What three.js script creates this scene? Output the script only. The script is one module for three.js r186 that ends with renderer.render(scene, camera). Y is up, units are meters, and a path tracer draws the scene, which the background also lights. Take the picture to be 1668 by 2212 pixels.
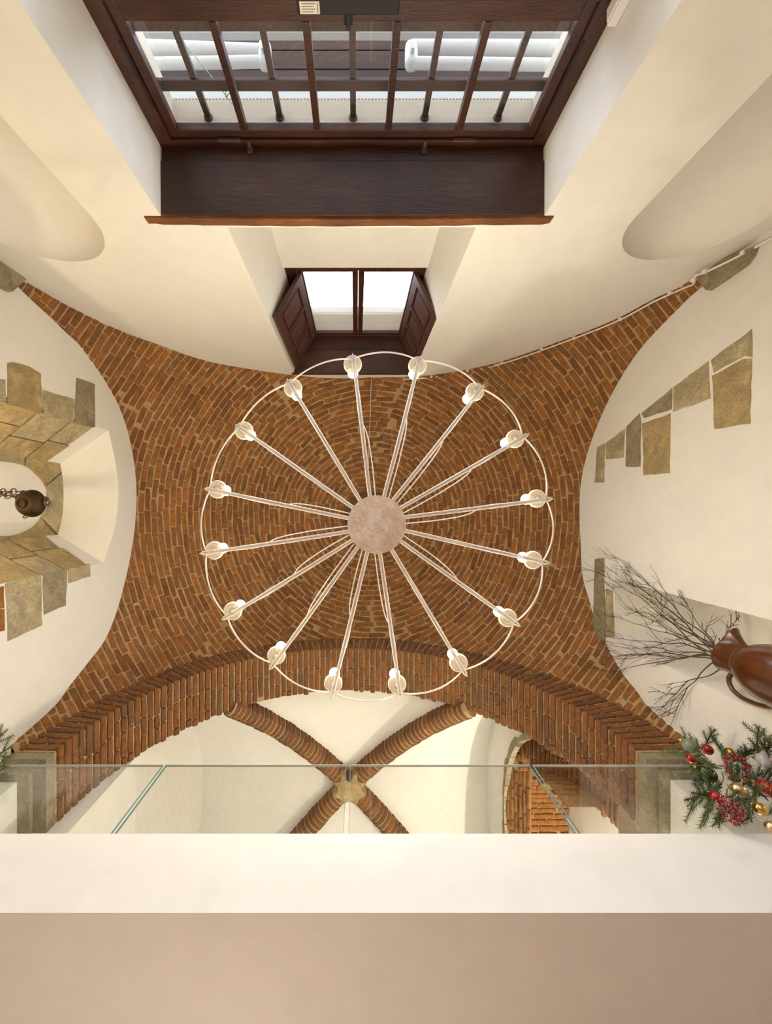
import * as THREE from 'three';
import { mergeGeometries, mergeVertices } from 'three/addons/utils/BufferGeometryUtils.js';
import { RoundedBoxGeometry } from 'three/addons/geometries/RoundedBoxGeometry.js';

// ---------------------------------------------------------------- camera, sky, exposure
const W = 1668, H = 2212, F = 847, CX = 770, CY = 1104, EYE = 0.75;
const scene = new THREE.Scene();
const camera = new THREE.PerspectiveCamera(2 * Math.atan(H / 2 / F) * 180 / Math.PI, W / H, 0.05, 200);
camera.position.set(0, EYE, 0);
camera.up.set(0, 0, 1);
camera.lookAt(0, EYE + 5, 0);
camera.setViewOffset(W, H, W / 2 - CX, H / 2 - CY, W, H);   // lens shift: the zenith stands left of the middle
scene.add(camera);
scene.background = new THREE.Color().setRGB(0.84, 0.95, 1.1);
scene.backgroundIntensity = 9;
const renderer = new THREE.WebGLRenderer({ antialias: true });
renderer.toneMapping = THREE.LinearToneMapping;
renderer.toneMappingExposure = 1.08;
renderer.shadowMap.enabled = true;
const WARM = new THREE.Color().setRGB(1.0, 0.9, 0.7), WARMER = new THREE.Color().setRGB(1.0, 0.8, 0.5), SOFT = new THREE.Color().setRGB(1.0, 0.88, 0.66);
const BULB = 0.39, ROOM2 = 4.1, PASSAGE = 16, NICHE_W = 4, NICHE_E = 1, LOWER = 3.6;

// ---------------------------------------------------------------- helpers
let seed = 7;
const rnd = () => { seed = (seed + 0x6d2b79f5) | 0; let t = Math.imul(seed ^ (seed >>> 15), 1 | seed); t = (t + Math.imul(t ^ (t >>> 7), 61 | t)) ^ t; return ((t ^ (t >>> 14)) >>> 0) / 4294967296; };
const rr = (a, b) => a + (b - a) * rnd();
const hash2 = (x, y, s) => { let n = Math.imul(x, 374761393) + Math.imul(y, 668265263) + Math.imul(s, 974634777); n = Math.imul(n ^ (n >>> 13), 1274126177); return ((n ^ (n >>> 16)) >>> 0) / 4294967296; };
function vnoise(x, y, per, s) {
  const xi = Math.floor(x), yi = Math.floor(y), fx = x - xi, fy = y - yi, u = fx * fx * (3 - 2 * fx), v = fy * fy * (3 - 2 * fy), m = (a) => ((a % per) + per) % per;
  const a = hash2(m(xi), m(yi), s), b = hash2(m(xi + 1), m(yi), s), c = hash2(m(xi), m(yi + 1), s), d = hash2(m(xi + 1), m(yi + 1), s);
  return a + (b - a) * u + (c - a) * v + (a - b - c + d) * u * v;
}
const fbm = (u, v, base, oct, s) => { let t = 0, a = 0.5, p = base; for (let i = 0; i < oct; i++, a *= 0.5, p *= 2) t += a * vnoise(u * p, v * p, p, s + i); return t / (1 - Math.pow(0.5, oct)); };
function tex(n, fn, srgb = true) {
  const d = new Uint8Array(n * n * 4);
  for (let y = 0; y < n; y++) for (let x = 0; x < n; x++) { const c = fn(x / n, y / n), i = (y * n + x) * 4; for (let k = 0; k < 3; k++) d[i + k] = Math.max(0, Math.min(255, c[k])); d[i + 3] = 255; }
  const t = new THREE.DataTexture(d, n, n); t.wrapS = t.wrapT = THREE.RepeatWrapping; t.magFilter = THREE.LinearFilter; t.minFilter = THREE.LinearMipmapLinearFilter;
  if (srgb) t.colorSpace = THREE.SRGBColorSpace; t.needsUpdate = true; return t;
}
const rep = (t, x, y = x) => { const c = t.clone(); c.repeat.set(x, y); c.needsUpdate = true; return c; };
const mixc = (a, b, t) => [a[0] + (b[0] - a[0]) * t, a[1] + (b[1] - a[1]) * t, a[2] + (b[2] - a[2]) * t];
const clamp = THREE.MathUtils.clamp, lerp = THREE.MathUtils.lerp;
const V = (x, h, z) => new THREE.Vector3(x, h + EYE, z);
const at = (px, py, h) => V((px - CX) * h / F, h, (CY - py) * h / F);          // a point of the photograph at height h above the lens

const used = {};
const numbered = (n) => { if (!(n in used)) { used[n] = 0; return n; } used[n]++; return n + '_' + String(used[n]).padStart(3, '0'); };
function tag(o, label, category, group) { o.userData.label = label; o.userData.category = category; if (group) o.userData.group = group; return o; }
function mesh(name, geo, mat, parent = scene, label) {
  const m = new THREE.Mesh(Array.isArray(geo) ? merged(geo) : geo, mat);
  m.name = parent === scene ? numbered(name) : name; m.castShadow = m.receiveShadow = true;
  if (label) m.userData.label = label;
  parent.add(m); return m;
}
const struct = (name, geo, mat) => { const m = mesh(name, geo, mat); m.userData.kind = 'structure'; return m; };
function thing(name, label, category, pos, group) {
  const g = new THREE.Group(); g.name = numbered(name); g.position.copy(pos); scene.add(g); tag(g, label, category, group); return g;
}
const merged = (list) => mergeGeometries(list.map((g) => { const n = g.index ? g.toNonIndexed() : g; for (const k of Object.keys(n.attributes)) if (!['position', 'normal', 'uv', 'color'].includes(k)) n.deleteAttribute(k); return n; }));
function box(x0, x1, h0, h1, z0, z1, r = 0) {
  const w = x1 - x0, hh = h1 - h0, d = z1 - z0, g = r ? new RoundedBoxGeometry(w, hh, d, 2, r) : new THREE.BoxGeometry(w, hh, d);
  g.translate((x0 + x1) / 2, (h0 + h1) / 2 + EYE, (z0 + z1) / 2); return boxUV(g);
}
function boxUV(g, s = 1) {                                                     // uv in metres, by the way a face points
  const p = g.attributes.position, n = g.attributes.normal, uv = new Float32Array(p.count * 2);
  for (let i = 0; i < p.count; i++) {
    const a = Math.abs(n.getX(i)), b = Math.abs(n.getY(i)), c = Math.abs(n.getZ(i)), x = p.getX(i), y = p.getY(i), z = p.getZ(i);
    const [u, v] = a >= b && a >= c ? [z, y] : b >= c ? [x, z] : [x, y];
    uv[i * 2] = u * s; uv[i * 2 + 1] = v * s;
  }
  g.setAttribute('uv', new THREE.BufferAttribute(uv, 2)); return g;
}
function solid(front, depth) {                                                  // prism: a planar outline of Vector3 and the vector to its back face
  const n = front.length, pos = [], back = front.map((p) => p.clone().add(depth)), tri = (a, b, c) => pos.push(...a.toArray(), ...b.toArray(), ...c.toArray());
  const o = front[0], nx = new THREE.Vector3(); for (let i = 1; i < n - 1; i++) nx.add(new THREE.Vector3().crossVectors(front[i].clone().sub(o), front[i + 1].clone().sub(o)));
  nx.normalize(); const ux = new THREE.Vector3().crossVectors(Math.abs(nx.y) < 0.9 ? new THREE.Vector3(0, 1, 0) : new THREE.Vector3(1, 0, 0), nx).normalize(), vy = new THREE.Vector3().crossVectors(nx, ux);
  const flat = front.map((p) => new THREE.Vector2(p.clone().sub(o).dot(ux), p.clone().sub(o).dot(vy))), flip = nx.dot(depth) > 0;
  for (const [a, b, c] of THREE.ShapeUtils.triangulateShape(flat, [])) { if (flip) { tri(front[a], front[c], front[b]); tri(back[a], back[b], back[c]); } else { tri(front[a], front[b], front[c]); tri(back[a], back[c], back[b]); } }
  for (let i = 0; i < n; i++) { const j = (i + 1) % n; if (flip) { tri(front[i], front[j], back[j]); tri(front[i], back[j], back[i]); } else { tri(front[i], back[j], front[j]); tri(front[i], back[i], back[j]); } }
  const g = new THREE.BufferGeometry(); g.setAttribute('position', new THREE.Float32BufferAttribute(pos, 3)); g.computeVertexNormals(); return boxUV(g);
}
function grid(nu, nv, fn) {                                                     // a surface from fn(u, v) -> Vector3, u and v in 0..1, uv in metres along it
  const pos = [], uv = [], idx = [];
  for (let j = 0; j <= nv; j++) for (let i = 0; i <= nu; i++) { const p = fn(i / nu, j / nv); pos.push(p.x, p.y, p.z); uv.push(i / nu, j / nv); }
  const P = (i, j) => new THREE.Vector3().fromArray(pos, (j * (nu + 1) + i) * 3), mi = nu >> 1, mj = nv >> 1; let lu = 0, lv = 0; for (let i = 0; i < nu; i++) lu += P(i, mj).distanceTo(P(i + 1, mj)); for (let j = 0; j < nv; j++) lv += P(mi, j).distanceTo(P(mi, j + 1));
  for (let i = 0; i < uv.length; i += 2) { uv[i] *= lu; uv[i + 1] *= lv; }
  for (let j = 0; j < nv; j++) for (let i = 0; i < nu; i++) { const a = j * (nu + 1) + i, b = a + 1, c = a + nu + 1, d = c + 1; idx.push(a, b, d, a, d, c); }
  const g = new THREE.BufferGeometry(); g.setAttribute('position', new THREE.Float32BufferAttribute(pos, 3)); g.setAttribute('uv', new THREE.Float32BufferAttribute(uv, 2)); g.setIndex(idx); g.computeVertexNormals(); return g;
}
const tube = (pts, r, seg = 0, rad = 6, closed = false) => new THREE.TubeGeometry(new THREE.CatmullRomCurve3(pts, closed, 'centripetal'), seg || pts.length * 4, r, rad, closed);
function bar(a, b, w, d) {                                                      // a straight square bar from a to b
  const l = a.distanceTo(b), g = new RoundedBoxGeometry(w, l, d, 1, Math.min(w, d) * 0.12), m = new THREE.Matrix4(), y = b.clone().sub(a).normalize();
  const x = Math.abs(y.x) < 0.9 ? new THREE.Vector3(1, 0, 0) : new THREE.Vector3(0, 1, 0), z = new THREE.Vector3().crossVectors(x, y).normalize(); x.crossVectors(y, z);
  m.makeBasis(x, y, z).setPosition(a.clone().add(b).multiplyScalar(0.5)); boxUV(g); g.applyMatrix4(m); return g;
}
const PT = (n) => (p) => n.map(p);

// ---------------------------------------------------------------- textures and materials
const g3 = (v) => [v, v, v];
const tPlaster = tex(512, (u, v) => { const n = fbm(u, v, 4, 5, 1), m = fbm(u, v, 24, 3, 9); return g3(240 + 8 * (n - 0.5) + 6 * (m - 0.5)); });
const tPlasterB = tex(512, (u, v) => g3(255 * clamp(0.55 * fbm(u, v, 6, 4, 21) + 0.45 * fbm(u, v, 40, 3, 31), 0, 1)), false);
const tStone = tex(512, (u, v) => {
  const n = fbm(u, v, 5, 5, 41), m = fbm(u, v, 48, 3, 51), k = fbm(u, v, 9, 3, 61), c = mixc([150, 138, 110], [182, 168, 134], clamp(n * 1.5 - 0.25, 0, 1));
  const d = mixc(c, [136, 128, 110], clamp((k - 0.56) * 3, 0, 0.5)), f = vnoise(u * 150, v * 150, 150, 65); return d.map((x) => x * (0.8 + 0.24 * m + 0.16 * f));
});
const tStoneB = tex(512, (u, v) => g3(255 * clamp(0.5 * fbm(u, v, 10, 4, 71) + 0.5 * fbm(u, v, 70, 2, 81), 0, 1)), false);
const tBrick = tex(256, (u, v) => {
  const n = fbm(u, v, 4, 4, 91), m = fbm(u, v, 32, 2, 95), s = fbm(u, v, 7, 3, 99), c = mixc([222, 214, 206], [255, 250, 244], n);
  const d = mixc(c, [196, 190, 186], clamp((0.42 - s) * 4, 0, 0.8)); return d.map((x) => x * (0.8 + 0.26 * m));
});
const tBrickB = tex(256, (u, v) => g3(255 * clamp(0.5 * fbm(u, v, 5, 4, 101) + 0.5 * fbm(u, v, 30, 2, 105), 0, 1)), false);
const tMortar = tex(512, (u, v) => mixc([176, 150, 116], [214, 190, 152], fbm(u, v, 12, 4, 111)).map((x) => x * (0.85 + 0.25 * fbm(u, v, 80, 2, 115))));
const tMortarB = tex(512, (u, v) => g3(255 * fbm(u, v, 36, 3, 121)), false);
const tWood = tex(512, (u, v) => {                                             // grain along u
  const w = fbm(u, v, 3, 3, 131) * 0.35, r = fbm(u * 0.25, (v + w * 0.12), 64, 3, 135), f = fbm(u * 0.5, v, 128, 2, 139), k = fbm(u, v, 4, 3, 141);
  return mixc([138, 84, 58], [172, 108, 74], clamp(r * 1.4 - 0.2, 0, 1)).map((x) => x * (0.78 + 0.2 * f + 0.5 * (k - 0.5)));
});
const tWoodB = tex(512, (u, v) => g3(255 * clamp(0.6 * fbm(u * 0.25, v, 96, 3, 145) + 0.4 * fbm(u, v, 20, 2, 149), 0, 1)), false);
const tDisc = tex(512, (u, v) => { const n = fbm(u, v, 6, 5, 151), m = fbm(u, v, 60, 2, 155); return mixc([214, 198, 182], [250, 240, 226], clamp(n * 1.9 - 0.45, 0, 1)).map((x) => x * (0.9 + 0.18 * m)); });
const tTerra = tex(512, (u, v) => { const gx = (u * 4) % 1, gy = (v * 4) % 1, j = gx < 0.02 || gy < 0.02; return j ? [150, 132, 112] : mixc([168, 116, 74], [194, 142, 96], fbm(u, v, 10, 3, 161)); });
const std = (o) => new THREE.MeshStandardMaterial({ roughness: 0.85, side: THREE.DoubleSide, ...o });
const phys = (o) => new THREE.MeshPhysicalMaterial({ side: THREE.DoubleSide, ...o });
const lin = (r, g, b) => new THREE.Color().setRGB(r, g, b);
const M = {
  plaster: std({ color: lin(0.86, 0.845, 0.8), map: rep(tPlaster, 0.6), bumpMap: rep(tPlasterB, 0.8), bumpScale: 0.0016, roughness: 0.92 }),
  white: std({ color: lin(0.87, 0.87, 0.88), map: rep(tPlaster, 0.5), bumpMap: rep(tPlasterB, 0.7), bumpScale: 0.0015, roughness: 0.8 }),
  stone: std({ map: rep(tStone, 1.3), bumpMap: rep(tStoneB, 2), bumpScale: 0.006, roughness: 0.95 }),
  stoneGrey: std({ color: lin(0.74, 0.74, 0.76), map: rep(tStone, 1.1), bumpMap: rep(tStoneB, 2), bumpScale: 0.006, roughness: 0.95 }),
  stoneWarm: std({ color: lin(1.0, 0.9, 0.72), map: rep(tStone, 1.6), bumpMap: rep(tStoneB, 2.4), bumpScale: 0.007, roughness: 0.95 }),
  mortar: std({ color: lin(0.75, 0.68, 0.57), map: rep(tMortar, 1.5), bumpMap: rep(tMortarB, 2), bumpScale: 0.008, roughness: 1 }),
  timber: std({ color: lin(0.19, 0.175, 0.2), map: rep(tWood, 0.7, 1.6), bumpMap: rep(tWoodB, 0.7, 1.6), bumpScale: 0.003, roughness: 0.5 }),
  timberLip: std({ color: lin(0.62, 0.6, 0.33), map: rep(tWood, 0.9, 2.2), bumpMap: rep(tWoodB, 0.9, 2.2), bumpScale: 0.005, roughness: 0.7 }),
  frame: std({ color: lin(0.19, 0.145, 0.14), map: rep(tWood, 1, 2), bumpMap: rep(tWoodB, 1, 2), bumpScale: 0.001, roughness: 0.42 }),
  shutter: std({ color: lin(0.27, 0.26, 0.29), map: rep(tWood, 0.9, 2), bumpMap: rep(tWoodB, 1, 2), bumpScale: 0.001, roughness: 0.45 }),
  eaves: std({ color: lin(0.13, 0.125, 0.145), map: rep(tWood, 0.5, 1), roughness: 0.7 }),
  iron: std({ color: lin(0.085, 0.06, 0.05), roughness: 0.6, metalness: 0.3 }),
  black: std({ color: lin(0.008, 0.008, 0.009), roughness: 0.65 }),
  paper: std({ color: lin(0.75, 0.72, 0.65), roughness: 0.8 }),
  awning: std({ color: lin(0.5, 0.5, 0.49), roughness: 0.35 }),
  cream: std({ color: lin(0.52, 0.45, 0.35), map: rep(tPlaster, 1.4), bumpMap: rep(tPlasterB, 2), bumpScale: 0.004 }),
  pane: phys({ color: 0xffffff, transmission: 1, thickness: 0, roughness: 0.01, ior: 1.5 }),
  glass: phys({ color: lin(0.975, 0.985, 0.98), transmission: 1, thickness: 0, roughness: 0.0, ior: 1.5 }),
  glassEdge: phys({ color: lin(0.2, 0.36, 0.38), roughness: 0.15, transmission: 0.25, thickness: 0 }),
  glassRim: phys({ color: lin(0.62, 0.62, 0.6), roughness: 0.1, transmission: 0.3, thickness: 0 }),
  lampMetal: std({ color: lin(0.93, 0.9, 0.86), roughness: 0.35, metalness: 0.15 }),
  cup: phys({ color: lin(0.88, 0.84, 0.76), roughness: 0.4, transmission: 0.3, thickness: 0 }),
  disc: std({ map: rep(tDisc, 2.2), bumpMap: rep(tStoneB, 3), bumpScale: 0.001, roughness: 0.6 }),
  bulb: std({ color: 0xffffff, emissive: WARM, emissiveIntensity: 14, roughness: 0.4 }),
  lampGlow: std({ color: 0xffffff, emissive: WARM, emissiveIntensity: 6 }),
  conduit: std({ color: lin(0.8, 0.77, 0.72), roughness: 0.5 }),
  cable: std({ color: lin(0.6, 0.55, 0.5), roughness: 0.6 }),
  bronze: std({ color: lin(0.13, 0.085, 0.06), map: rep(tStone, 1), bumpMap: rep(tStoneB, 4), bumpScale: 0.002, roughness: 0.3, metalness: 0.75 }),
  pitcher: phys({ color: lin(0.36, 0.28, 0.14), map: rep(tWood, 3, 0.6), roughness: 0.28, clearcoat: 0.7, clearcoatRoughness: 0.2 }),
  twig: std({ color: lin(0.085, 0.056, 0.04), roughness: 0.8 }),
  twigGreen: std({ color: lin(0.1, 0.085, 0.035), roughness: 0.8 }),
  fir: std({ color: lin(0.115, 0.15, 0.05), roughness: 0.6 }),
  firDark: std({ color: lin(0.075, 0.11, 0.042), roughness: 0.6 }),
  stem: std({ color: lin(0.09, 0.055, 0.03), roughness: 0.9 }),
  red: phys({ color: lin(0.32, 0.006, 0.01), roughness: 0.12, clearcoat: 1, clearcoatRoughness: 0.03, metalness: 0.35 }),
  berry: phys({ color: lin(0.3, 0.004, 0.018), roughness: 0.25, clearcoat: 1, clearcoatRoughness: 0.05 }),
  green: phys({ color: lin(0.02, 0.06, 0.012), roughness: 0.08, metalness: 0.6, clearcoat: 1, clearcoatRoughness: 0.02 }),
  paleGreen: phys({ color: lin(0.35, 0.42, 0.3), roughness: 0.1, transmission: 0.5, thickness: 0, clearcoat: 1 }),
  gold: std({ color: lin(0.62, 0.4, 0.13), metalness: 1, roughness: 0.16 }),
  champagne: std({ color: lin(0.62, 0.46, 0.27), metalness: 1, roughness: 0.3 }),
  crystal: phys({ color: lin(0.8, 0.82, 0.86), roughness: 0.05, transmission: 0.6, thickness: 0, clearcoat: 1 }),
  terracotta: std({ map: rep(tTerra, 0.6), roughness: 0.55 }),
  render: std({ color: lin(0.55, 0.5, 0.42), roughness: 0.95 }),
  ground: std({ color: lin(0.3, 0.29, 0.27), roughness: 0.95 }),
  crown: std({ color: lin(0.2, 0.125, 0.075), map: rep(tMortar, 1.2), roughness: 0.9 }),
};
// brick tones: fired clay from dull brown to orange
const TONES = [[0.32, 0.138, 0.038], [0.27, 0.12, 0.042], [0.36, 0.15, 0.036], [0.27, 0.115, 0.038], [0.33, 0.146, 0.044], [0.38, 0.158, 0.037], [0.26, 0.107, 0.03], [0.31, 0.145, 0.052], [0.2, 0.094, 0.04], [0.17, 0.078, 0.035]];
const brickMats = TONES.map((c, i) => { const t = rep(tBrick, 1); t.offset.set(i * 0.37, i * 0.21); return std({ color: lin(...c), map: t, bumpMap: rep(tBrickB, 1), bumpScale: 0.004, roughness: 0.95 }); });
const brickStuff = std({ vertexColors: true, map: rep(tBrick, 1), bumpMap: rep(tBrickB, 1), bumpScale: 0.004, roughness: 0.95 });

// ---------------------------------------------------------------- bricks
// unit brick: x in -.5...5 (length), y in -.5...5 (height), z 0 (bed) to 1 (worn face); its outline is uneven and its arrises are rounded
const brickGeos = [];
for (let k = 0; k < 8; k++) {
  const out = [], c = 0.012 + 0.028 * rnd(), cy = 0.07 + 0.14 * rnd();
  const q = [[-0.5 + c, -0.5], [-0.17, -0.5], [0.17, -0.5], [0.5 - c, -0.5], [0.5, -0.5 + cy], [0.5, 0.5 - cy], [0.5 - c, 0.5], [0.17, 0.5], [-0.17, 0.5], [-0.5 + c, 0.5], [-0.5, 0.5 - cy], [-0.5, -0.5 + cy]];
  for (const [x, y] of q) out.push([x + rr(-0.014, 0.012), y * (1 + rr(-0.2, 0.06))]);
  const ring = (s, sy, z, jz) => out.map(([x, y]) => [Math.sign(x) * (Math.abs(x) - s * (Math.abs(x) > 0.3 ? 1 : 0)), y * sy, z + rr(-jz, jz)]);
  const R = [ring(0, 1, 0, 0), ring(0, 0.99, 0.72, 0.05), ring(0.016, 0.8, 1, 0.06)], pos = [], uv = [], n = out.length, o = rnd();
  const put = (p) => { pos.push(...p); uv.push(p[0] * 1.0 + o, p[1] * 0.3 + o + p[2] * 0.05); };
  for (let r = 0; r < 2; r++) for (let i = 0; i < n; i++) { const j = (i + 1) % n; [R[r][i], R[r][j], R[r + 1][j], R[r][i], R[r + 1][j], R[r + 1][i]].forEach(put); }
  const mid = [[-0.22, 0, 1 + rr(-0.06, 0.1)], [0.22, 0, 1 + rr(-0.06, 0.1)]], top = R[2];
  const near = (p) => (p[0] < 0 ? mid[0] : mid[1]);
  for (let i = 0; i < n; i++) { const j = (i + 1) % n, a = top[i], b = top[j]; put(a); put(b); put(near(a)); if (near(a) !== near(b)) { put(b); put(near(b)); put(near(a)); } }
  let g = new THREE.BufferGeometry(); g.setAttribute('position', new THREE.Float32BufferAttribute(pos, 3)); g.setAttribute('uv', new THREE.Float32BufferAttribute(uv, 2));
  g = mergeVertices(g, 1e-4); g.computeVertexNormals(); brickGeos.push(g);
}
// one laid brick: centre of its bed, directions along its length and up its height, and the way it faces
function laid(c, t, n, len, hgt, dep, tone) {
  const z = n.clone().normalize(), y = new THREE.Vector3().crossVectors(z, t).normalize(), x = new THREE.Vector3().crossVectors(y, z);
  const tw = rr(-0.02, 0.02), m = new THREE.Matrix4().makeBasis(x, y, z).multiply(new THREE.Matrix4().makeRotationZ(tw)); m.scale(new THREE.Vector3(len, hgt, dep)).setPosition(c);
  const p = c.clone(), h = p.y - EYE, px = CX + F * p.x / h, py = CY - F * p.z / h, d = Math.hypot(p.x, h, p.z), inView = h > 0.3 && px > -20 && px < W + 20 && py > -20 && py < 1810;
  const facing = Math.max(0.05, -z.dot(p.clone().sub(camera.position).normalize()));
  return { m, kind: Math.floor(rnd() * 8), tone: tone ?? Math.floor(rnd() * 8), size: inView ? len * hgt * facing / (d * d) : -1 };
}
function layBricks(list, parent, most = 300) {
  const by = list.map((b, i) => [b, i]).sort((a, b) => b[0].size - a[0].size || a[1] - b[1]).map((e) => e[0]), single = by.slice(0, most).filter((b) => b.size > 0), rest = by.filter((b) => !single.includes(b));
  for (const b of single) { const o = mesh('brick', brickGeos[b.kind], brickMats[b.tone], parent); b.m.decompose(o.position, o.quaternion, o.scale); }
  if (!rest.length) return;
  const gs = rest.map((b) => { const g = brickGeos[b.kind].clone().applyMatrix4(b.m), c = new Float32Array(g.attributes.position.count * 3), v = rr(0.88, 1.12); for (let i = 0; i < c.length; i += 3) for (let k = 0; k < 3; k++) c[i + k] = TONES[b.tone][k] * v; g.setAttribute('color', new THREE.BufferAttribute(c, 3)); return g; });
  const o = mesh('brick', merged(gs), brickStuff, parent); o.name = 'brickwork'; o.userData.kind = 'stuff';
}

// ---------------------------------------------------------------- the walls of the hall and their traced edges
// a wall: origin on the plan, direction along it (u) and its inward normal; shapes are drawn in (u, height above the lens)
const frame = (o, u) => { const a = new THREE.Vector3(u[0], 0, u[1]).normalize(), n = new THREE.Vector3().crossVectors(a, new THREE.Vector3(0, 1, 0)); return { o: new THREE.Vector3(o[0], EYE, o[1]), a, n }; };
const NORTH = frame([0, 2], [-1, 0]), WEST = frame([-2.767, 0], [0.0632, -1]), EAST = frame([2.776, 0], [0.0887, 1]), SOUTH = frame([0, -1.857], [1, 0]);
function on(w, px, py) {                                                        // where the sight line through a pixel meets the wall's plane -> [u, h]
  const d = new THREE.Vector3((px - CX) / F, 1, (CY - py) / F), o = w.o.clone().sub(camera.position), h = o.dot(w.n) / d.dot(w.n);
  return [d.clone().multiplyScalar(h).sub(o).dot(w.a), h];
}
const W3 = (w, u, h, inward = 0) => w.o.clone().addScaledVector(w.a, u).addScaledVector(w.n, inward).add(new THREE.Vector3(0, h, 0));
const shapeOf = (pts) => new THREE.Shape(pts.map((p) => new THREE.Vector2(p[0], p[1])));
function wallGeo(w, shape, d0, d1) {                                            // from inward offset d0 to d1
  const g = new THREE.ExtrudeGeometry(shape, { depth: d1 - d0, bevelEnabled: false, curveSegments: 24 }), m = new THREE.Matrix4().makeBasis(w.a, new THREE.Vector3(0, 1, 0), w.n);
  g.translate(0, 0, d0); m.setPosition(w.o); g.applyMatrix4(m); return g;
}
const smooth = (pts, n = 60) => new THREE.CatmullRomCurve3(pts.map((p) => new THREE.Vector3(p[0], p[1], 0)), false, 'centripetal').getPoints(n).map((p) => [p.x, p.y]);
const traceN = [[51.6, 607], [94.4, 631], [131, 652.4], [176, 676], [221.6, 699], [277, 721.6], [352.6, 748], [420, 773], [480, 787], [629.5, 810], [723, 817], [827.7, 815], [932, 810], [1060, 787], [1240, 726], [1340, 685], [1416, 644], [1478, 617], [1515, 597]];
const traceW = [[30, 611], [63, 643.5], [103, 680], [141, 716.6], [176, 749], [209, 789.6], [239, 840], [262, 890], [277, 935.7], [289.6, 998.6], [294, 1041], [295, 1076], [291.6, 1135], [282, 1201], [268, 1264.5], [249, 1330], [225.7, 1384], [191, 1430.5], [153.6, 1478], [126, 1516], [93, 1549], [50, 1586.6], [27.7, 1606.8]];
const traceE = [[1526, 612], [1489.5, 642.7], [1465, 667], [1432.6, 699.7], [1394.6, 740.4], [1367.5, 775.6], [1343, 813.6], [1316, 862.4], [1291.5, 916.7], [1270, 976], [1256.3, 1036], [1252, 1100], [1255, 1180], [1258.9, 1245.6], [1272, 1293], [1281, 1325], [1305, 1382], [1327, 1424], [1345.5, 1455.7], [1377, 1495], [1408.6, 1539.8], [1435, 1568.7], [1461, 1597.5]];
const traceS = [[63, 1606.8], [100.7, 1581.6], [151, 1556], [211.5, 1525], [277, 1492], [352.6, 1453], [393, 1435.5], [430, 1428], [506, 1410], [780, 1382.7], [855.5, 1384], [921, 1395], [1006, 1410], [1069.6, 1425.5], [1140, 1445.6], [1200, 1468], [1271, 1508.6], [1347, 1543.8], [1410, 1579], [1453, 1606.8]];
const arcN = traceN.map((p) => on(NORTH, ...p)), arcW = traceW.map((p) => on(WEST, ...p)), arcE = traceE.map((p) => on(EAST, ...p)), arcS = traceS.map((p) => on(SOUTH, ...p));

// ---------------------------------------------------------------- the brick sail vault
const DC = new THREE.Vector3(0, 3.071 + EYE, 0.3126), DR = 3.3556;
// its radius is trued by the four traced arches: each point gives the ratio at its bearing, fading to 1 at the crown
const truing = [];
for (const [w, arc] of [[NORTH, arcN], [WEST, arcW], [EAST, arcE], [SOUTH, arcS]]) for (const [u, h] of arc) { const d = W3(w, u, h).sub(DC); truing.push([Math.atan2(d.z, d.x), d.length() / DR, Math.acos(clamp(d.y / d.length(), -1, 1))]); }
truing.sort((a, b) => a[0] - b[0]);
function ratio(th, el) {
  let s = 0, t = 0, e = 0;
  for (const [a, r, q] of truing) { let d = Math.abs(a - th); if (d > Math.PI) d = 2 * Math.PI - d; const k = Math.exp(-d * d / 0.006); s += k; t += k * (r - 1); e += k * q; }
  if (s < 1e-9) return 1;
  return 1 + (t / s) * Math.pow(clamp(el / (e / s), 0, 1), 2);
}
function domeAt(dir) { const d = dir.clone().normalize(), el = Math.acos(clamp(d.y, -1, 1)); return DC.clone().addScaledVector(d, DR * ratio(Math.atan2(d.z, d.x), el) + 0.018); }
const pole = at(796, 1112, 6.25).sub(DC).normalize(), pe1 = new THREE.Vector3(1, 0, 0).addScaledVector(pole, -pole.x).normalize(), pe2 = new THREE.Vector3().crossVectors(pe1, pole);
const ringDir = (al, th) => pole.clone().multiplyScalar(Math.cos(al)).addScaledVector(pe1, Math.sin(al) * Math.cos(th)).addScaledVector(pe2, Math.sin(al) * Math.sin(th));
const inside = (p, m) => p.z < 2 + m && p.z > -1.857 - m && p.x > -2.767 - 0.0632 * p.z - m && p.x < 2.776 + 0.0887 * p.z + m && p.y - EYE > (p.z > 0 ? 3.2 : 3.02) && !(p.x > 2.76 + 0.0887 * p.z && p.z < -0.66 && p.z > -1.38 && p.y - EYE < 4.2);
let ceiling;
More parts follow.
